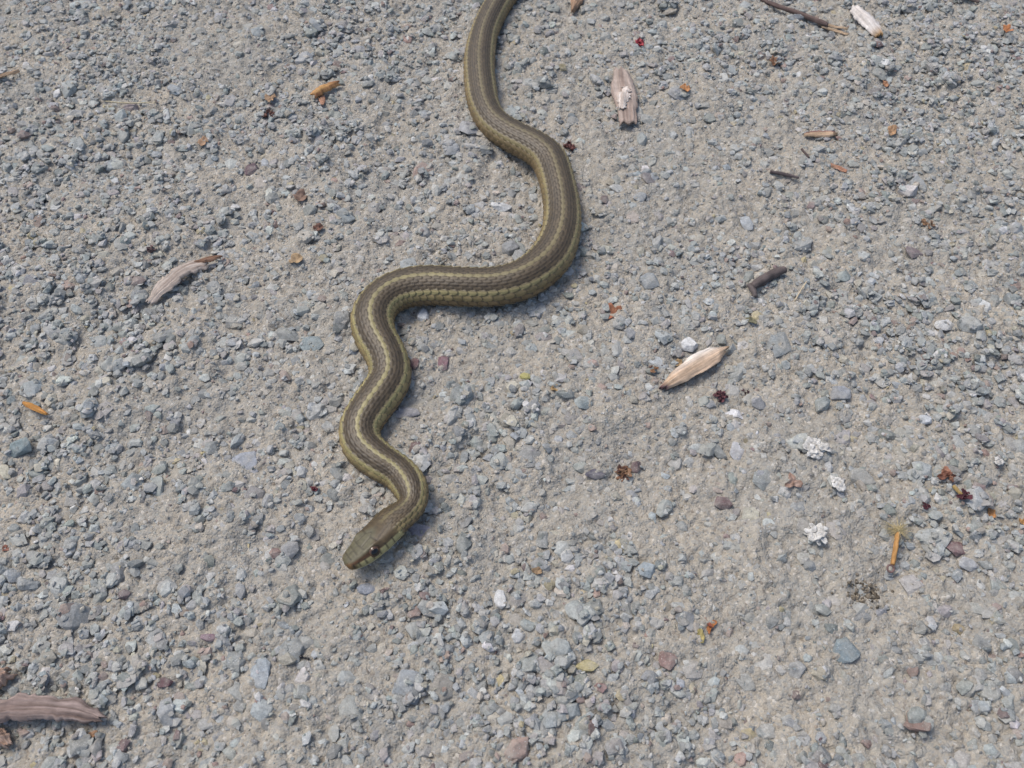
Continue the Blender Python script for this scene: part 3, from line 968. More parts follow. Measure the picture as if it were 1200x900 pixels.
# ------------------------------------------------------------------ scraps of wood, leaf and lichen
def nz(x, y, z, s):
    return mnoise.noise(Vector((x * s, y * s, z * s)))

def wood(name, pts, widths, thick, arch, bow, colfn, label, cat, mat=MAT_WOOD, seed=0, lift=0.0, parent=None, rough=.10, nL=44, nW=15, rag=.5):
    """a splinter or strip: pts photo pixels along its length, widths in px, arch = rise of the middle (m), bow = rise across (m)"""
    W3 = np.array([at(px, py) for px, py in pts])
    t = np.linspace(0, len(pts) - 1, nL)
    line = catmull(W3, t)
    f = np.linspace(0, 1, nL)
    wpx = np.interp(f, np.linspace(0, 1, len(widths)), widths)
    mpp = mm_per_px(*pts[len(pts) // 2])
    c0 = line.mean(0)
    zs = [max(buf_z(*(line[i, :2])), 0) for i in range(nL)]
    z0 = np.percentile(zs, 60) + lift
    T = np.gradient(line, axis=0); T /= np.linalg.norm(T, axis=1)[:, None]
    Sx = np.column_stack([-T[:, 1], T[:, 0], np.zeros(nL)])
    ax = (line[-1] - line[0]); angz = math.atan2(ax[1], ax[0])
    V, C = [], []
    for side in (1, -1):
        for i in range(nL):
            for j in range(nW):
                s = j / (nW - 1) * 2 - 1
                hw = wpx[i] * mpp / 2 * (1 + rough * 2.2 * nz(f[i] * 9, side * 0 + (3.7 if s > 0 else -2.1), seed, 1.0) + rough * nz(f[i] * 30, (5 if s > 0 else 9), seed, 1.0))
                endw = max(0, 1 - f[i] / .22) - max(0, 1 - (1 - f[i]) / .22)
                p = line[i] + Sx[i] * s * hw + T[i] * endw * rag * mpp * wpx.max() * (nz(s * 1.5, seed * 1.7, 5.5, 1.0) * .7 + nz(s * 4.5, seed, 1.5, 1.0) * .14)
                fib = nz(s * 4.5, f[i] * 1.3, seed + 3, 1.0) * thick * .65 + nz(s * 9, f[i] * 3, seed + 8, 1.0) * thick * .40
                zt = z0 + arch * 4 * f[i] * (1 - f[i]) + bow * (1 - s * s) + fib + nz(f[i] * 3, 0, seed + 20, 1.0) * thick * .5
                edge = 1 - .75 * abs(s) ** 4
                V.append((p[0], p[1], zt + (thick * .5 * edge if side > 0 else -thick * .5 * edge)))
                g_ = .78 + .5 * (nz(s * 7, f[i] * 2.2, seed + 50, 1.0) * .5 + .5) - .35 * max(0, nz(s * 13, f[i] * 1.5, seed + 70, 1.0) * 2 - .5)
                C.append(np.array(colfn(f[i], s, side)) * g_)
    V = np.array(V); C = np.clip(np.array(C), 0, 1)
    n = nL * nW
    Fq = []
    for i in range(nL - 1):
        for j in range(nW - 1):
            a = i * nW + j
            Fq.append((a, a + nW, a + nW + 1, a + 1)); Fq.append((n + a, n + a + 1, n + a + nW + 1, n + a + nW))
        Fq.append((i * nW, n + i * nW, n + (i + 1) * nW, (i + 1) * nW))
        a = i * nW + nW - 1; Fq.append((a, a + nW, n + a + nW, n + a))
    for j in range(nW - 1):
        Fq.append((j, j + 1, n + j + 1, n + j)); a = (nL - 1) * nW + j; Fq.append((a, n + a, n + a + 1, a + 1))
    org = np.array([c0[0], c0[1], z0])
    V = V - org
    ca, sa = math.cos(-angz), math.sin(-angz)
    V = np.column_stack([V[:, 0] * ca - V[:, 1] * sa, V[:, 0] * sa + V[:, 1] * ca, V[:, 2]])
    o = obj(name, mesh_np(name, V, np.array(Fq), C, smooth_shade=True), mat, parent, tuple(org))
    o.rotation_euler = (0, 0, angz)
    if label:
        tag(o, label, cat)
    return o

def streak(base, alt, seed, k=5.0, amt=.5):
    base, alt = np.array(base), np.array(alt)
    def fn(f, s, side):
        m = np.clip(.5 + amt * 1.6 * nz(s * k, f * 1.6, seed, 1.0), 0, 1)
        return base * (1 - m) + alt * m
    return fn

def twig(name, pts, radii, col, label, cat, seed=0, lift=0.0, parent=None, segs=9, nL=26, mat=MAT_WOOD, arch=0.0):
    W3 = np.array([at(px, py) for px, py in pts])
    line = catmull(W3, np.linspace(0, len(pts) - 1, nL))
    f = np.linspace(0, 1, nL)
    mpp = mm_per_px(*pts[len(pts) // 2])
    rr = np.interp(f, np.linspace(0, 1, len(radii)), radii) * mpp
    z0 = np.percentile([buf_z(*p[:2]) for p in line], 65) + lift
    T = np.gradient(line, axis=0); T /= np.linalg.norm(T, axis=1)[:, None]
    Sx = np.column_stack([-T[:, 1], T[:, 0], np.zeros(nL)])
    c0 = line.mean(0); org = np.array([c0[0], c0[1], z0])
    ax = line[-1] - line[0]; angz = math.atan2(ax[1], ax[0])
    V, C = [], []
    col = np.array(col)
    for i in range(nL):
        for k in range(segs):
            a = k / segs * 2 * math.pi
            r = rr[i] * (1 + .22 * nz(f[i] * 8, math.cos(a) * 1.2 + seed, math.sin(a) * 1.2, 1.0))
            p = line[i] + Sx[i] * math.cos(a) * r
            z = z0 + rr[i] * .8 + math.sin(a) * r + arch * 4 * f[i] * (1 - f[i]) + .15 * rr[i] * nz(f[i] * 4, seed, 0, 1.0)
            V.append((p[0], p[1], z)); C.append(col * (1 + .35 * nz(f[i] * 6, a, seed, 1.0)))
    Fq = [(i * segs + k, i * segs + (k + 1) % segs, (i + 1) * segs + (k + 1) % segs, (i + 1) * segs + k) for i in range(nL - 1) for k in range(segs)]
    Fq += [tuple(range(segs))[::-1], tuple(range((nL - 1) * segs, nL * segs))]
    V = np.array(V) - org
    ca, sa = math.cos(-angz), math.sin(-angz)
    V = np.column_stack([V[:, 0] * ca - V[:, 1] * sa, V[:, 0] * sa + V[:, 1] * ca, V[:, 2]])
    o = obj(name, mesh_np(name, V, Fq, np.clip(C, 0, 1), smooth_shade=True), mat, parent, tuple(org))
    o.rotation_euler = (0, 0, angz)
    if label:
        tag(o, label, cat)
    return o

def scrap_mesh(a, b, col, seed, ruffle=.35, lobes=0, thick=.00025, alt=None, cup=.3):
    """a curled scrap of leaf, petal or lichen: half sizes a, b in metres"""
    rings, segs = 5, 20
    V, C = [], []
    col = np.array(col, float); col = (col * .72 + col.mean() * .12) if col.mean() < .5 else col
    alt = col * .62 if alt is None else np.array(alt)
    for side in (1, -1):
        for i in range(rings + 1):
            for k in range(segs if i else 1):
                t = k / segs * 2 * math.pi; f = i / rings
                rim = 1 + .30 * nz(math.cos(t) * 1.5 + seed * 7.1, math.sin(t) * 1.5, seed, 1.0) * 1.6
                if lobes:
                    rim *= 1 + .32 * math.cos(lobes * t + seed) + .2 * nz(math.cos(t) * 4, math.sin(t) * 4, seed * 3, 1.0)
                x, y = a * f * rim * math.cos(t), b * f * rim * math.sin(t)
                m = min(a, b)
                z = m * (cup * f * f + ruffle * 1.7 * f * nz(math.cos(t) * 1.7, math.sin(t) * 1.7, seed + 4, 1.0) + ruffle * .8 * nz(x / m * 1.6, y / m * 1.6, seed + 9, 1.0))
                V.append((x, y, z + side * thick * .5 * (1 - .6 * f)))
                w = np.clip(.35 + .9 * nz(x / m * 1.3, y / m * 1.3, seed + 30, 1.0), 0, 1)
                C.append(col * (1 - w) + alt * w)
    n = 1 + rings * segs
    Fc = []
    ix = lambda i, k: 0 if i == 0 else 1 + (i - 1) * segs + k % segs
    for i in range(rings):
        for k in range(segs):
            if i == 0:
                Fc.append((0, ix(1, k), ix(1, k + 1))); Fc.append((n, n + ix(1, k + 1), n + ix(1, k)))
            else:
                q = (ix(i, k), ix(i + 1, k), ix(i + 1, k + 1), ix(i, k + 1))
                Fc.append(q); Fc.append(tuple(n + v for v in q[::-1]))
    for k in range(segs):
        Fc.append((ix(rings, k), n + ix(rings, k), n + ix(rings, k + 1), ix(rings, k + 1)))
    V = np.array(V); V[:, 2] -= V[:, 2].min()
    return V, Fc, np.clip(C, 0, 1)

def scrap(name, px, py, w, h, col, label, cat, seed, rotz=0, tilt=.15, mat=None, ruffle=.45, lobes=0, alt=None, lift=0.0004, cup=.3, group=None):
    c = at(px, py); mpp = mm_per_px(px, py); dep = math.atan2(H, c[1])
    a, b = w * mpp / 2, h * mpp / (0.35 + .65 * math.sin(dep)) / 2
    V, Fc, C = scrap_mesh(a, b, col, seed, ruffle, lobes, alt=alt, cup=cup)
    o = obj(name, mesh_np(name, V, Fc, C, smooth_shade=True), mat or MAT_LEAF, None, (c[0], c[1], buf_z(c[0], c[1]) + lift - .0003))
    o.rotation_euler = (tilt * math.sin(seed * 3.3) + .12, tilt * math.cos(seed * 5.1), rotz)
    tag(o, label, cat, group)
    return o

def cluster(name, px, py, w, h, cols, n, label, cat, seed, part="petal", mat=None, spread=.45, size=.55, lobes=0):
    """a dried bud or tuft: several curled pieces in one thing"""
    c = at(px, py); mpp = mm_per_px(px, py); dep = math.atan2(H, c[1])
    a, b = w * mpp / 2, h * mpp / (0.35 + .65 * math.sin(dep)) / 2
    root = empty(name, (c[0], c[1], buf_z(c[0], c[1]) - .0002))
    rs = np.random.default_rng(seed)
    for i in range(n):
        t = i / n * 6.283 + rs.uniform(-.4, .4)
        V, Fc, C = scrap_mesh(a * size * rs.uniform(.7, 1.1), b * size * rs.uniform(.5, .9), np.array(cols[i % len(cols)]) * rs.uniform(.8, 1.2), seed + i * 1.7, .6, lobes)
        o = obj(part, mesh_np(part, V, Fc, C, smooth_shade=True), mat or MAT_LEAF, root, (a * spread * math.cos(t), b * spread * math.sin(t), rs.uniform(0, .0009)))
        o.rotation_euler = (rs.normal(0, .5), rs.normal(0, .5), t)
    tag(root, label, cat)
    return root

# -- wood
PINK, PALE, DARKW = (.25, .195, .16), (.52, .46, .40), (.12, .08, .06)
root = wood("bark_strip", [(177, 357), (200, 338), (222, 321), (243, 312)], [9, 17, 21, 18, 19, 11], .0008, .0030, .0009,
     streak(PINK, (.42, .36, .31), 2.2, 4, .8), "curved pinkish brown bark strip lying in the gravel left of the snake", "bark", seed=2, lift=.0012, rough=.22)
wood("splinter", [(233, 313), (248, 309), (261, 307)], [5, 8, 2], .0009, .0, .0006, streak((.16, .09, .06), (.30, .18, .12), 4.1), None, None, seed=6, lift=.003, parent=None)
sp = bpy.data.objects["splinter"]
sp.parent = root; sp.matrix_parent_inverse = root.matrix_basis.inverted()
sp["label"] = "dark frayed end of the strip"

def chipcol(f, s, side):
    return streak((.26, .195, .16), (.38, .31, .265), 7.7, 4, .8)(f, s, side) * (1.0 if f > .06 else .75)
root = wood("bark_piece", [(735, 151), (734, 130), (730, 108), (727, 86)], [20, 21, 27, 29, 24, 12], .0012, .0004, .0011, chipcol,
     "flat pinkish brown bark piece with a white torn patch, right of the snake", "bark", seed=11, lift=.0010, rough=.09, rag=.3)
ep = wood("torn_patch", [(728, 136), (730, 122), (733, 111)], [9, 12, 9], .0006, .0004, .0006, streak((.62, .57, .52), (.42, .33, .27), 3.0, 5, .9), None, None, seed=13, lift=.0020, rough=.45)
ep.parent = root; ep.matrix_parent_inverse = root.matrix_basis.inverted(); ep["label"] = "white torn inner wood"

def tancol(f, s, side):
    c = streak((.42, .29, .19), (.56, .42, .30), 9.1, 3)(f, s, side)
    pale = np.array((.62, .57, .51)); w = np.clip((s * 1.0 + .15), 0, 1) * np.clip((f - .2) * 3, 0, 1) * np.clip((.95 - f) * 6, 0, 1)
    c = c * (1 - w) + pale * w
    dk = np.clip((.14 - f) / .12, 0, 1); c = c * (1 - dk) + np.array((.17, .10, .10)) * dk
    de = np.clip((f - .93) / .07, 0, 1); return c * (1 - de) + np.array((.32, .19, .10)) * de
wood("wood_chip", [(774, 459), (790, 447), (812, 432), (833, 420), (852, 411)], [7, 10, 15, 21, 22, 26, 25, 23, 12, 5], .0013, .0005, .0016, tancol,
     "pale tan spindle-shaped wood chip lying alone on the dirt right of centre", "wood chip", seed=17, lift=.0012, rough=.05)

def purplecol(f, s, side):
    c = streak((.15, .11, .095), (.29, .225, .20), 21.3, 5, .9)(f, s, side)
    o_ = np.clip((.18 - f) / .15, 0, 1); return c * (1 - o_) + np.array((.34, .18, .09)) * o_
wood("bark_strip", [(-30, 842), (15, 835), (60, 834), (100, 838), (126, 846)], [26, 29, 27, 25, 22, 8], .0016, .0016, .0009, purplecol,
     "long purplish brown bark strip with grainy fibres at the lower left corner", "bark", seed=23, lift=.0030, rough=.2, nL=70, nW=16)
wood("bark_piece", [(-12, 802), (3, 797), (19, 788)], [24, 26, 10], .0026, .001, .002, streak((.28, .17, .12), (.40, .30, .24), 27.0, 3), 
     "orange-brown broken bark piece cut by the left edge above the long strip", "bark", seed=27, lift=.002, rough=.2)
wood("bark_piece", [(-6, 858), (4, 866), (13, 874)], [14, 18, 6], .002, .0, .001, streak((.30, .20, .15), (.36, .27, .22), 29.0, 3),
     "small brown bark piece in the lower left corner below the long strip", "bark", seed=29, lift=.001, rough=.2)
wood("splinter", [(32, 478), (45, 484), (61, 492)], [3, 7, 7, 2], .0009, .0006, .0003, streak((.48, .25, .075), (.38, .18, .06), 31.0, 3),
     "bright orange wood splinter in the gravel at the left edge", "splinter", seed=31, lift=.0022, rough=.08)
root = twig("twig", [(884, 2), (910, 13), (935, 22), (957, 31), (968, 35)], [1.6, 2.6, 3.0, 3.0, 2.4], (.12, .085, .075), "long thin dark twig with a split pale end at the upper right", "twig", seed=3, lift=.0008)
for q in ([(958, 30), (975, 34), (992, 37)], [(962, 34), (978, 39), (993, 43)]):
    s_ = wood("split_end", q, [4, 4, 2], .0009, .0, .0003, streak((.46, .35, .24), (.36, .25, .16), 35.0), None, None, seed=q[0][0], lift=.0014)
    s_.parent = root; s_.matrix_parent_inverse = root.matrix_basis.inverted()

def whitecol(f, s, side):
    c = streak((.62, .58, .54), (.50, .45, .41), 41.0, 4)(f, s, side); e = np.clip((f - .78) / .2, 0, 1)
    return c * (1 - e) + np.array((.36, .23, .12)) * e
wood("wood_chip", [(1000, 14), (1010, 24), (1020, 34), (1029, 45)], [12, 18, 21, 17, 7], .0016, .0008, .0024, whitecol,
     "whitish wood chip with a brown tip next to the long twig, upper right", "wood chip", seed=41, lift=.001, rough=.12)
twig("stick", [(879, 341), (890, 335), (903, 327), (918, 321)], [4.5, 6.0, 5.6, 4.2], (.105, .085, .08), "short thick dark grey stick in the gravel right of the snake", "stick", seed=5, lift=.0004, nL=20)
twig("stick", [(876, 338), (881, 345), (884, 352)], [3, 3.6, 2.5], (.12, .10, .095), "stub of dark stick crossing the left end of the short thick stick", "stick", seed=9, nL=10)
twig("straw", [(929, 358), (936, 346), (943, 335)], [.9, 1.0, .7], (.52, .43, .30), "thin pale straw right of the short thick dark stick", "straw", seed=6, lift=.0012, nL=12, segs=6)
twig("straw", [(127, 125), (153, 127), (180, 126)], [.8, .9, .6], (.46, .40, .27), "thin straw passing behind the brownish mauve pebble", "straw", seed=7, lift=.0015, nL=14, segs=6)
wood("splinter", [(-4, 98), (10, 94), (25, 88)], [4, 5, 2], .0012, .0005, .0004, streak((.50, .36, .24), (.42, .28, .18), 51.0), "pale tan splinter cut by the left edge near the top", "splinter", seed=51, lift=.0015)
wood("wood_chip", [(943, 160), (960, 160), (978, 159)], [4, 9, 10, 6], .0009, .0004, .0005, lambda f, s, side: np.array((.42, .30, .20)) * (1 - .6 * (f > .85)) if s < .35 else np.array((.20, .10, .09)),
     "small slender tan wood chip with a dark edge, upper right", "wood chip", seed=53, lift=.001)
wood("splinter", [(972, 197), (980, 201), (990, 205)], [4, 6, 4], .001, .0003, .0005, streak((.36, .15, .09), (.42, .27, .19), 55.0), "small reddish brown splinter below the slender tan chip", "splinter", seed=55, lift=.0012)
wood("bark_piece", [(671, -12), (676, 2), (671, 17)], [16, 17, 3], .0018, .0006, .0018, streak((.33, .22, .15), (.22, .14, .09), 57.0), "brown pointed bark piece cut by the top edge, right of the snake", "bark", seed=57, lift=.001)
twig("twig", [(937, 181), (941, 186), (946, 191)], [1.3, 1.5, 1.0], (.10, .075, .07), "tiny dark twig left of the reddish brown splinter", "twig", seed=12, nL=8, segs=6, lift=.001)
twig("twig", [(901, 205), (916, 208), (935, 212)], [1.8, 2.2, 1.3], (.10, .08, .08), "small dark curved twig in the gravel of the upper right", "twig", seed=14, nL=12, segs=6, lift=.0006)
twig("twig", [(1118, 0), (1130, 3), (1145, 8)], [2, 2.4, 1.6], (.12, .09, .08), "dark twig end at the top edge near the right corner", "twig", seed=15, nL=12, segs=6, lift=.0006)

# -- the orange stalk with its fuzzy tip
st = empty("dried_stalk", tuple(at(1046, 646)))
zb = buf_z(*at(1046, 646)[:2])
k1 = twig("stalk", [(1043.5, 664), (1045, 653), (1047.5, 638), (1050, 625)], [2.6, 2.9, 2.9, 2.5], (.44, .235, .085), None, None, seed=61, lift=.0012, arch=.0008)
k1.parent = st; k1.matrix_parent_inverse = Matrix.Translation(st.location).inverted()
V, Fc = [], []
for i in range(18):
    for k in range(8):
        a, b = i / 18 * 6.283, k / 8 * 6.283
        V.append(((.0013 + .00042 * math.cos(b)) * math.cos(a), (.0013 + .00042 * math.cos(b)) * math.sin(a), .00042 * math.sin(b)))
        Fc.append((i * 8 + k, ((i + 1) % 18) * 8 + k, ((i + 1) % 18) * 8 + (k + 1) % 8, i * 8 + (k + 1) % 8))
pr = at(1042.5, 667.5)
ring = obj("end_ring", mesh_np("end_ring", V, Fc, np.tile((.17, .11, .10), (len(V), 1)), True), MAT_WOOD, st, tuple(np.array([pr[0], pr[1], zb + .0011]) - np.array(st.location)))
ring.rotation_euler = (.35, .1, 0)
hv, hf = [], []
tip = at(1050, 625); tip[2] = zb + .0028
rs = np.random.default_rng(5)
for i in range(170):
    a = rs.uniform(0, 6.283); L = rs.uniform(.003, .0085)
    dr = np.array([math.cos(a) * 1.2, math.sin(a) * .7 + .15, rs.uniform(-.25, .2)]); dr /= np.linalg.norm(dr)
    sd_ = np.cross(dr, (0, 0, 1)); sd_ /= np.linalg.norm(sd_); wv = .00008
    b0 = tip + rs.normal(0, .0004, 3)
    e0 = b0 + dr * L; e0[2] = max(e0[2], zb + .0006)
    o_ = len(hv)
    hv += [b0 + sd_ * wv, b0 - sd_ * wv, b0 + np.array([0, 0, wv * 1.7]), e0]
    hf += [(o_, o_ + 1, o_ + 3), (o_ + 1, o_ + 2, o_ + 3), (o_ + 2, o_, o_ + 3), (o_, o_ + 2, o_ + 1)]
hv = np.array(hv) - np.array(st.location)
fz = obj("fuzz", mesh_np("fuzz", hv, np.array(hf), np.tile((.52, .43, .24), (len(hv), 1))), MAT_LEAF, st)
tag(st, "short orange stalk with a fuzzy tip and dark ring end on bare dirt, lower right", "stalk")

# -- leaf scraps
OR, RD, DR, BR_, TN = (.42, .17, .05), (.24, .06, .045), (.085, .022, .03), (.24, .12, .06), (.45, .32, .2)
root = wood("leaf_curl", [(369, 120), (382, 113), (398, 106)], [11, 12, 6], .0007, .0012, .0018, streak((.50, .28, .10), (.26, .11, .05), 71.0, 2, .7),
            "curled orange-brown leaf scrap in the gravel at the upper left", "leaf scrap", mat=MAT_LEAF, seed=71, lift=.0016, rough=.25)
s_ = wood("leaf_tip", [(377, 117), (379, 123), (379, 128)], [8, 8, 3], .0006, .0, .0004, streak((.28, .13, .08), (.34, .2, .13), 72.0), None, None, mat=MAT_LEAF, seed=72, lift=.001)
s_.parent = root; s_.matrix_parent_inverse = root.matrix_basis.inverted()
cluster("leaf_scrap", 315, 135, 15, 17, [(.24, .09, .06), (.30, .15, .10)], 3, "reddish brown curled leaf scrap at the upper left below the pale orange crumb", "leaf scrap", 81, "leaf_piece")
scrap("leaf_crumb", 319, 119, 12, 10, (.44, .27, .14), "pale orange leaf crumb in the gravel at the upper left", "leaf scrap", 3.1)
cluster("dried_petal", 749, 54, 11, 14, [(.50, .045, .06), (.42, .04, .05)], 3, "small bright red petal standing out at the top centre", "petal", 83, size=.75, spread=.2)
cluster("dried_bud", 667, 172, 17, 15, [(.19, .06, .05), (.28, .11, .09)], 5, "dark red crumpled bud touching the snake's right side near the top", "bud", 85)
scrap("leaf_crumb", 720, 369, 15, 17, (.36, .14, .06), "rusty orange leaf crumb on dirt right of the snake's big bend", "leaf scrap", 4.3, lobes=4, alt=(.26, .09, .05))
cluster("leaf_scrap", 764, 438, 12, 13, [(.36, .17, .07), (.20, .08, .05)], 3, "rust-brown crumb left of the pale tan wood chip", "leaf scrap", 87, "leaf_piece")
scrap("leaf_crumb", 795, 426, 11, 9, (.50, .33, .15), "pale orange crumb touching the upper side of the tan wood chip", "leaf scrap", 5.9)
cluster("dried_bud", 844, 465, 15, 17, [(.10, .025, .035), (.16, .05, .06)], 6, "spiky dark red bud on the dirt below the tan wood chip", "bud", 89, lobes=3)
cluster("dried_bud", 874, 456, 12, 10, [(.13, .055, .065)], 3, "small maroon bud right of the spiky dark red bud", "bud", 90)
cluster("dried_bud", 731, 554, 20, 21, [(.36, .19, .09), (.24, .11, .05), (.14, .06, .04)], 6, "brown fan-shaped dry bud beside the dark purple slate", "bud", 91, lobes=3)
cluster("leaf_scrap", 831, 735, 22, 16, [(.46, .16, .03), (.30, .07, .03)], 3, "glossy orange-red leaf scrap among pebbles at the lower right", "leaf scrap", 93, "leaf_piece", size=.65)
scrap("leaf_crumb", 820, 746, 8, 17, (.42, .34, .10), "upright olive-yellow sliver left of the orange-red leaf scrap", "leaf scrap", 7.7, rotz=.1, tilt=.3)
cluster("dried_bud", 1106, 563, 22, 19, [(.26, .09, .045), (.36, .16, .09)], 4, "rust-coloured four-pointed dry flower near the right edge", "flower", 95, lobes=2, size=.65)
rt = cluster("dried_bud", 1123, 589, 19, 19, [(.09, .022, .035), (.14, .035, .045)], 6, "dark red bud on a short yellowish stem, right edge", "bud", 97, lobes=3)
stm = twig("stem", [(1110, 577), (1115, 583), (1120, 587)], [2.2, 2.2, 1.8], (.36, .25, .10), None, None, seed=17, nL=8, segs=7, lift=.001)
stm.parent = rt; stm.matrix_parent_inverse = Matrix.Translation(rt.location).inverted()
cluster("dried_bud", 1082, 596, 10, 13, [(.13, .03, .04)], 3, "small dark red bud left of the stemmed bud", "bud", 99)
scrap("leaf_crumb", 1161, 602, 10, 11, (.54, .24, .06), "small orange crumb in the gravel near the right edge", "leaf scrap", 8.2)
scrap("leaf_crumb", 1198, 611, 9, 10, (.55, .27, .06), "orange crumb cut by the right edge", "leaf scrap", 8.9)
scrap("leaf_crumb", 1178, 39, 10, 10, (.55, .20, .05), "orange crumb in the gravel at the top right corner", "leaf scrap", 9.4, lobes=4)
cluster("leaf_scrap", 1086, 265, 18, 14, [(.44, .24, .12), (.28, .15, .07)], 3, "light brown crumpled leaf scrap at the right, above the brownish flat stone", "leaf scrap", 101, "leaf_piece")
scrap("leaf_crumb", 1043, 159, 11, 12, (.46, .26, .12), "dull orange crumb on dirt in the upper right", "leaf scrap", 10.3)
scrap("leaf_crumb", 800, 114, 11, 9, (.52, .22, .06), "orange crumb right of the flat bark piece", "leaf scrap", 11.2)
scrap("leaf_crumb", 908, 74, 14, 11, (.36, .18, .08), "brown leaf crumb under the long thin twig", "leaf scrap", 12.6, alt=(.14, .07, .04))
scrap("leaf_crumb", 1038, 97, 7, 7, (.42, .19, .08), "tiny orange-brown crumb below the whitish chip", "leaf scrap", 13.3)
scrap("leaf_crumb", 353, 234, 15, 12, (.17, .10, .07), "dark brown leaf crumb in the gravel left of the snake", "leaf scrap", 14.7, alt=(.26, .17, .12))
scrap("leaf_crumb", 374, 270, 13, 9, (.24, .11, .07), "reddish brown leaf crumb below the dark brown one", "leaf scrap", 15.1)
scrap("leaf_crumb", 240, 170, 10, 10, (.44, .26, .14), "pale orange crumb on the dirt at the upper left", "leaf scrap", 16.4)
scrap("leaf_crumb", 349, 309, 18, 12, (.44, .29, .14), "thin ochre leaf scrap under a pebble left of the snake's middle", "leaf scrap", 17.9, ruffle=.2)
cluster("dried_bud", 179, 296, 16, 13, [(.18, .10, .10), (.24, .15, .14)], 4, "maroon crumpled bud above the curved bark strip", "bud", 103)
cluster("dried_petal", 368, 573, 9, 10, [(.16, .025, .035)], 2, "tiny dark red petal left of the snake's lower bend", "petal", 105, size=.8, spread=.2)
scrap("leaf_crumb", 650, 459, 11, 8, (.46, .29, .11), "ochre crumb among pebbles at the centre", "leaf scrap", 18.6)
scrap("leaf_crumb", 925, 572, 18, 14, (.33, .18, .11), "pinkish brown leaf crumb left of the small lichen scrap", "leaf scrap", 19.8, lobes=3, alt=(.48, .36, .3))
scrap("leaf_crumb", 880, 380, 14, 6, (.20, .185, .10), "olive mossy sliver beside the round flat grey stone", "leaf scrap", 20.5, rotz=-.5)
scrap("leaf_crumb", 630, 670, 12, 8, (.44, .28, .14), "pale orange crumb right of the wedge-shaped pale stone", "leaf scrap", 21.7)
scrap("leaf_crumb", 110, 862, 9, 10, (.36, .19, .09), "rusty crumb below the tip of the long bark strip", "leaf scrap", 22.4)
scrap("leaf_crumb", 7, 642, 9, 7, (.34, .13, .08), "rusty red crumb at the left edge", "leaf scrap", 23.2)

# -- lichen
LW = [(.82, .81, .78), (.74, .73, .70)]
def lichen(px, py, w, h, label, seed, n):
    c = at(px, py); mpp = mm_per_px(px, py); dep = math.atan2(H, c[1])
    a, b = w * mpp / 2, h * mpp / (0.35 + .65 * math.sin(dep)) / 2
    root = empty("lichen_scrap", (c[0], c[1], buf_z(c[0], c[1]) + .0002))
    rs = np.random.default_rng(seed)
    for i in range(n + 1):
        big_ = i == 0
        t = i / n * 6.283 + rs.uniform(-.5, .5)
        k = .9 if big_ else rs.uniform(.3, .5)
        V, Fc, C = scrap_mesh(a * k, b * k, np.array((.60, .585, .55)) * rs.uniform(.85, 1.12), seed + i * 2.3, (.4 if big_ else .35), 0 if big_ else 3, thick=.0006, cup=.05, alt=(.46, .445, .41))
        o = obj("lobe", mesh_np("lobe", V, Fc, C, smooth_shade=True), MAT_LICHEN, root, (0, 0, 0) if big_ else (a * .5 * math.cos(t), b * .5 * math.sin(t), rs.uniform(.0003, .0012)))
        o.rotation_euler = (rs.normal(0, .2), rs.normal(0, .2), t)
    tag(root, label, "lichen")
lichen(952, 531, 34, 24, "ruffled whitish lichen scrap on the dirt right of the dark red bud", 111, 7)
lichen(953, 631, 27, 23, "round white lichen scrap on bare dirt left of the orange stalk", 113, 7)
lichen(978, 573, 14, 25, "narrow whitish lichen scrap on a grey stone between the two larger scraps", 115, 5)
lichen(1168, 543, 14, 13, "tiny white lichen crumb near the right edge", 117, 3)

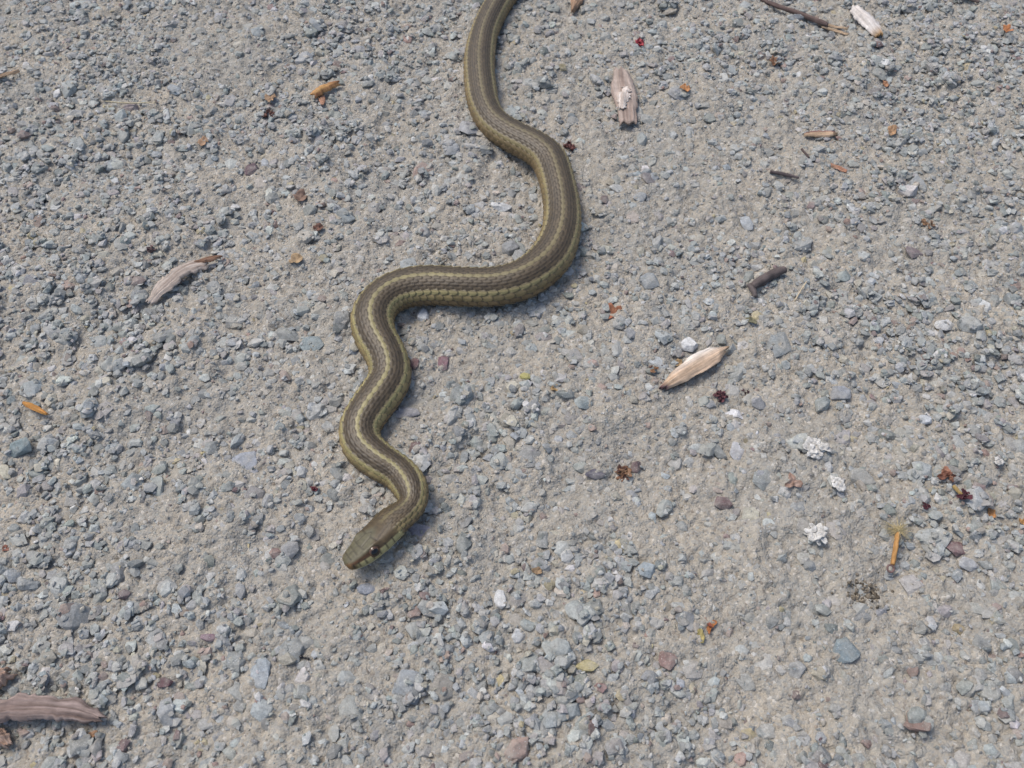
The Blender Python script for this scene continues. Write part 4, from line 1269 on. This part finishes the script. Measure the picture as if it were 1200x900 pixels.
# -- crumbly dark soil
c = at(1012, 692); clod = empty("soil_clod", (c[0], c[1], buf_z(c[0], c[1])))
rs = np.random.default_rng(33)
for i in range(110):
    V, Fc = VAR1[rs.integers(len(VAR1))]
    q = at(1012 + rs.normal(0, 13), 693 + rs.normal(0, 9)); s = .00042 * rs.uniform(.6, 1.0) / rs.uniform(.35, 1)
    cc = np.array((.20, .17, .13)) * rs.uniform(.35, 1.4)
    o = obj("crumb", mesh_np("crumb", V * s, Fc, np.tile(cc, (len(V), 1))), MAT_LICHEN, clod, (q[0] - c[0], q[1] - c[1], samp(GH, q[0], q[1]) + s * rs.uniform(.1, .8) - clod.location.z))
    o.rotation_euler = (rs.uniform(0, 3), rs.uniform(0, 3), rs.uniform(0, 3))
tag(clod, "patch of dark brown crumbly soil below the orange stalk", "soil")

# -- ant
c = at(357.5, 771)
za = buf_z(c[0], c[1]) + .0009
ant = empty("ant", (c[0], c[1], za)); ant.rotation_euler = (0, 0, -.25)
V3, F3 = ico(2)
prof = [(-.0015, .00062, .0008), (-.0006, .00022, .0003), (.0001, .00036, .0006), (.0012, .00048, .00055)]
V, Fc = [], []
nr, ns = 25, 10
for i in range(nr):
    x_ = -.0023 + .0041 * i / (nr - 1)
    r_ = max([r * math.sqrt(max(0, 1 - ((x_ - cx) / L) ** 2)) for cx, r, L in prof] + [.00004 if i in (0, nr - 1) else .00013])
    for k in range(ns):
        a = k / ns * 6.283; V.append((x_, r_ * math.cos(a), r_ * math.sin(a)))
Fc = [(i * ns + k, (i + 1) * ns + k, (i + 1) * ns + (k + 1) % ns, i * ns + (k + 1) % ns) for i in range(nr - 1) for k in range(ns)] + [tuple(range(ns)), tuple(range((nr - 1) * ns, nr * ns))[::-1]]
obj("body", mesh_np("body", V, Fc, smooth_shade=True), MAT_ANT, ant)
for sgn in (1, -1):
    for fx, ex_ in ((.0004, .0015), (.0001, .0001), (-.0002, -.0014)):
        P0, P1, P2 = np.array([fx, .0002 * sgn, 0]), np.array([(fx + ex_) / 2, .0009 * sgn, .0005]), np.array([ex_, .0017 * sgn, -.0007])
        V, Fc = [], []
        for q in (P0, P1, P2):
            for k in range(5):
                a = k / 5 * 6.283; V.append(q + np.array([.00007 * math.cos(a), 0, .00007 * math.sin(a)]))
        Fc = [(i * 5 + k, (i + 1) * 5 + k, (i + 1) * 5 + (k + 1) % 5, i * 5 + (k + 1) % 5) for i in range(2) for k in range(5)]
        obj("leg", mesh_np("leg", V, Fc), MAT_ANT, ant)
tag(ant, "small black ant walking on bare dirt at the lower left", "ant")
print("done", time.time() - T0)
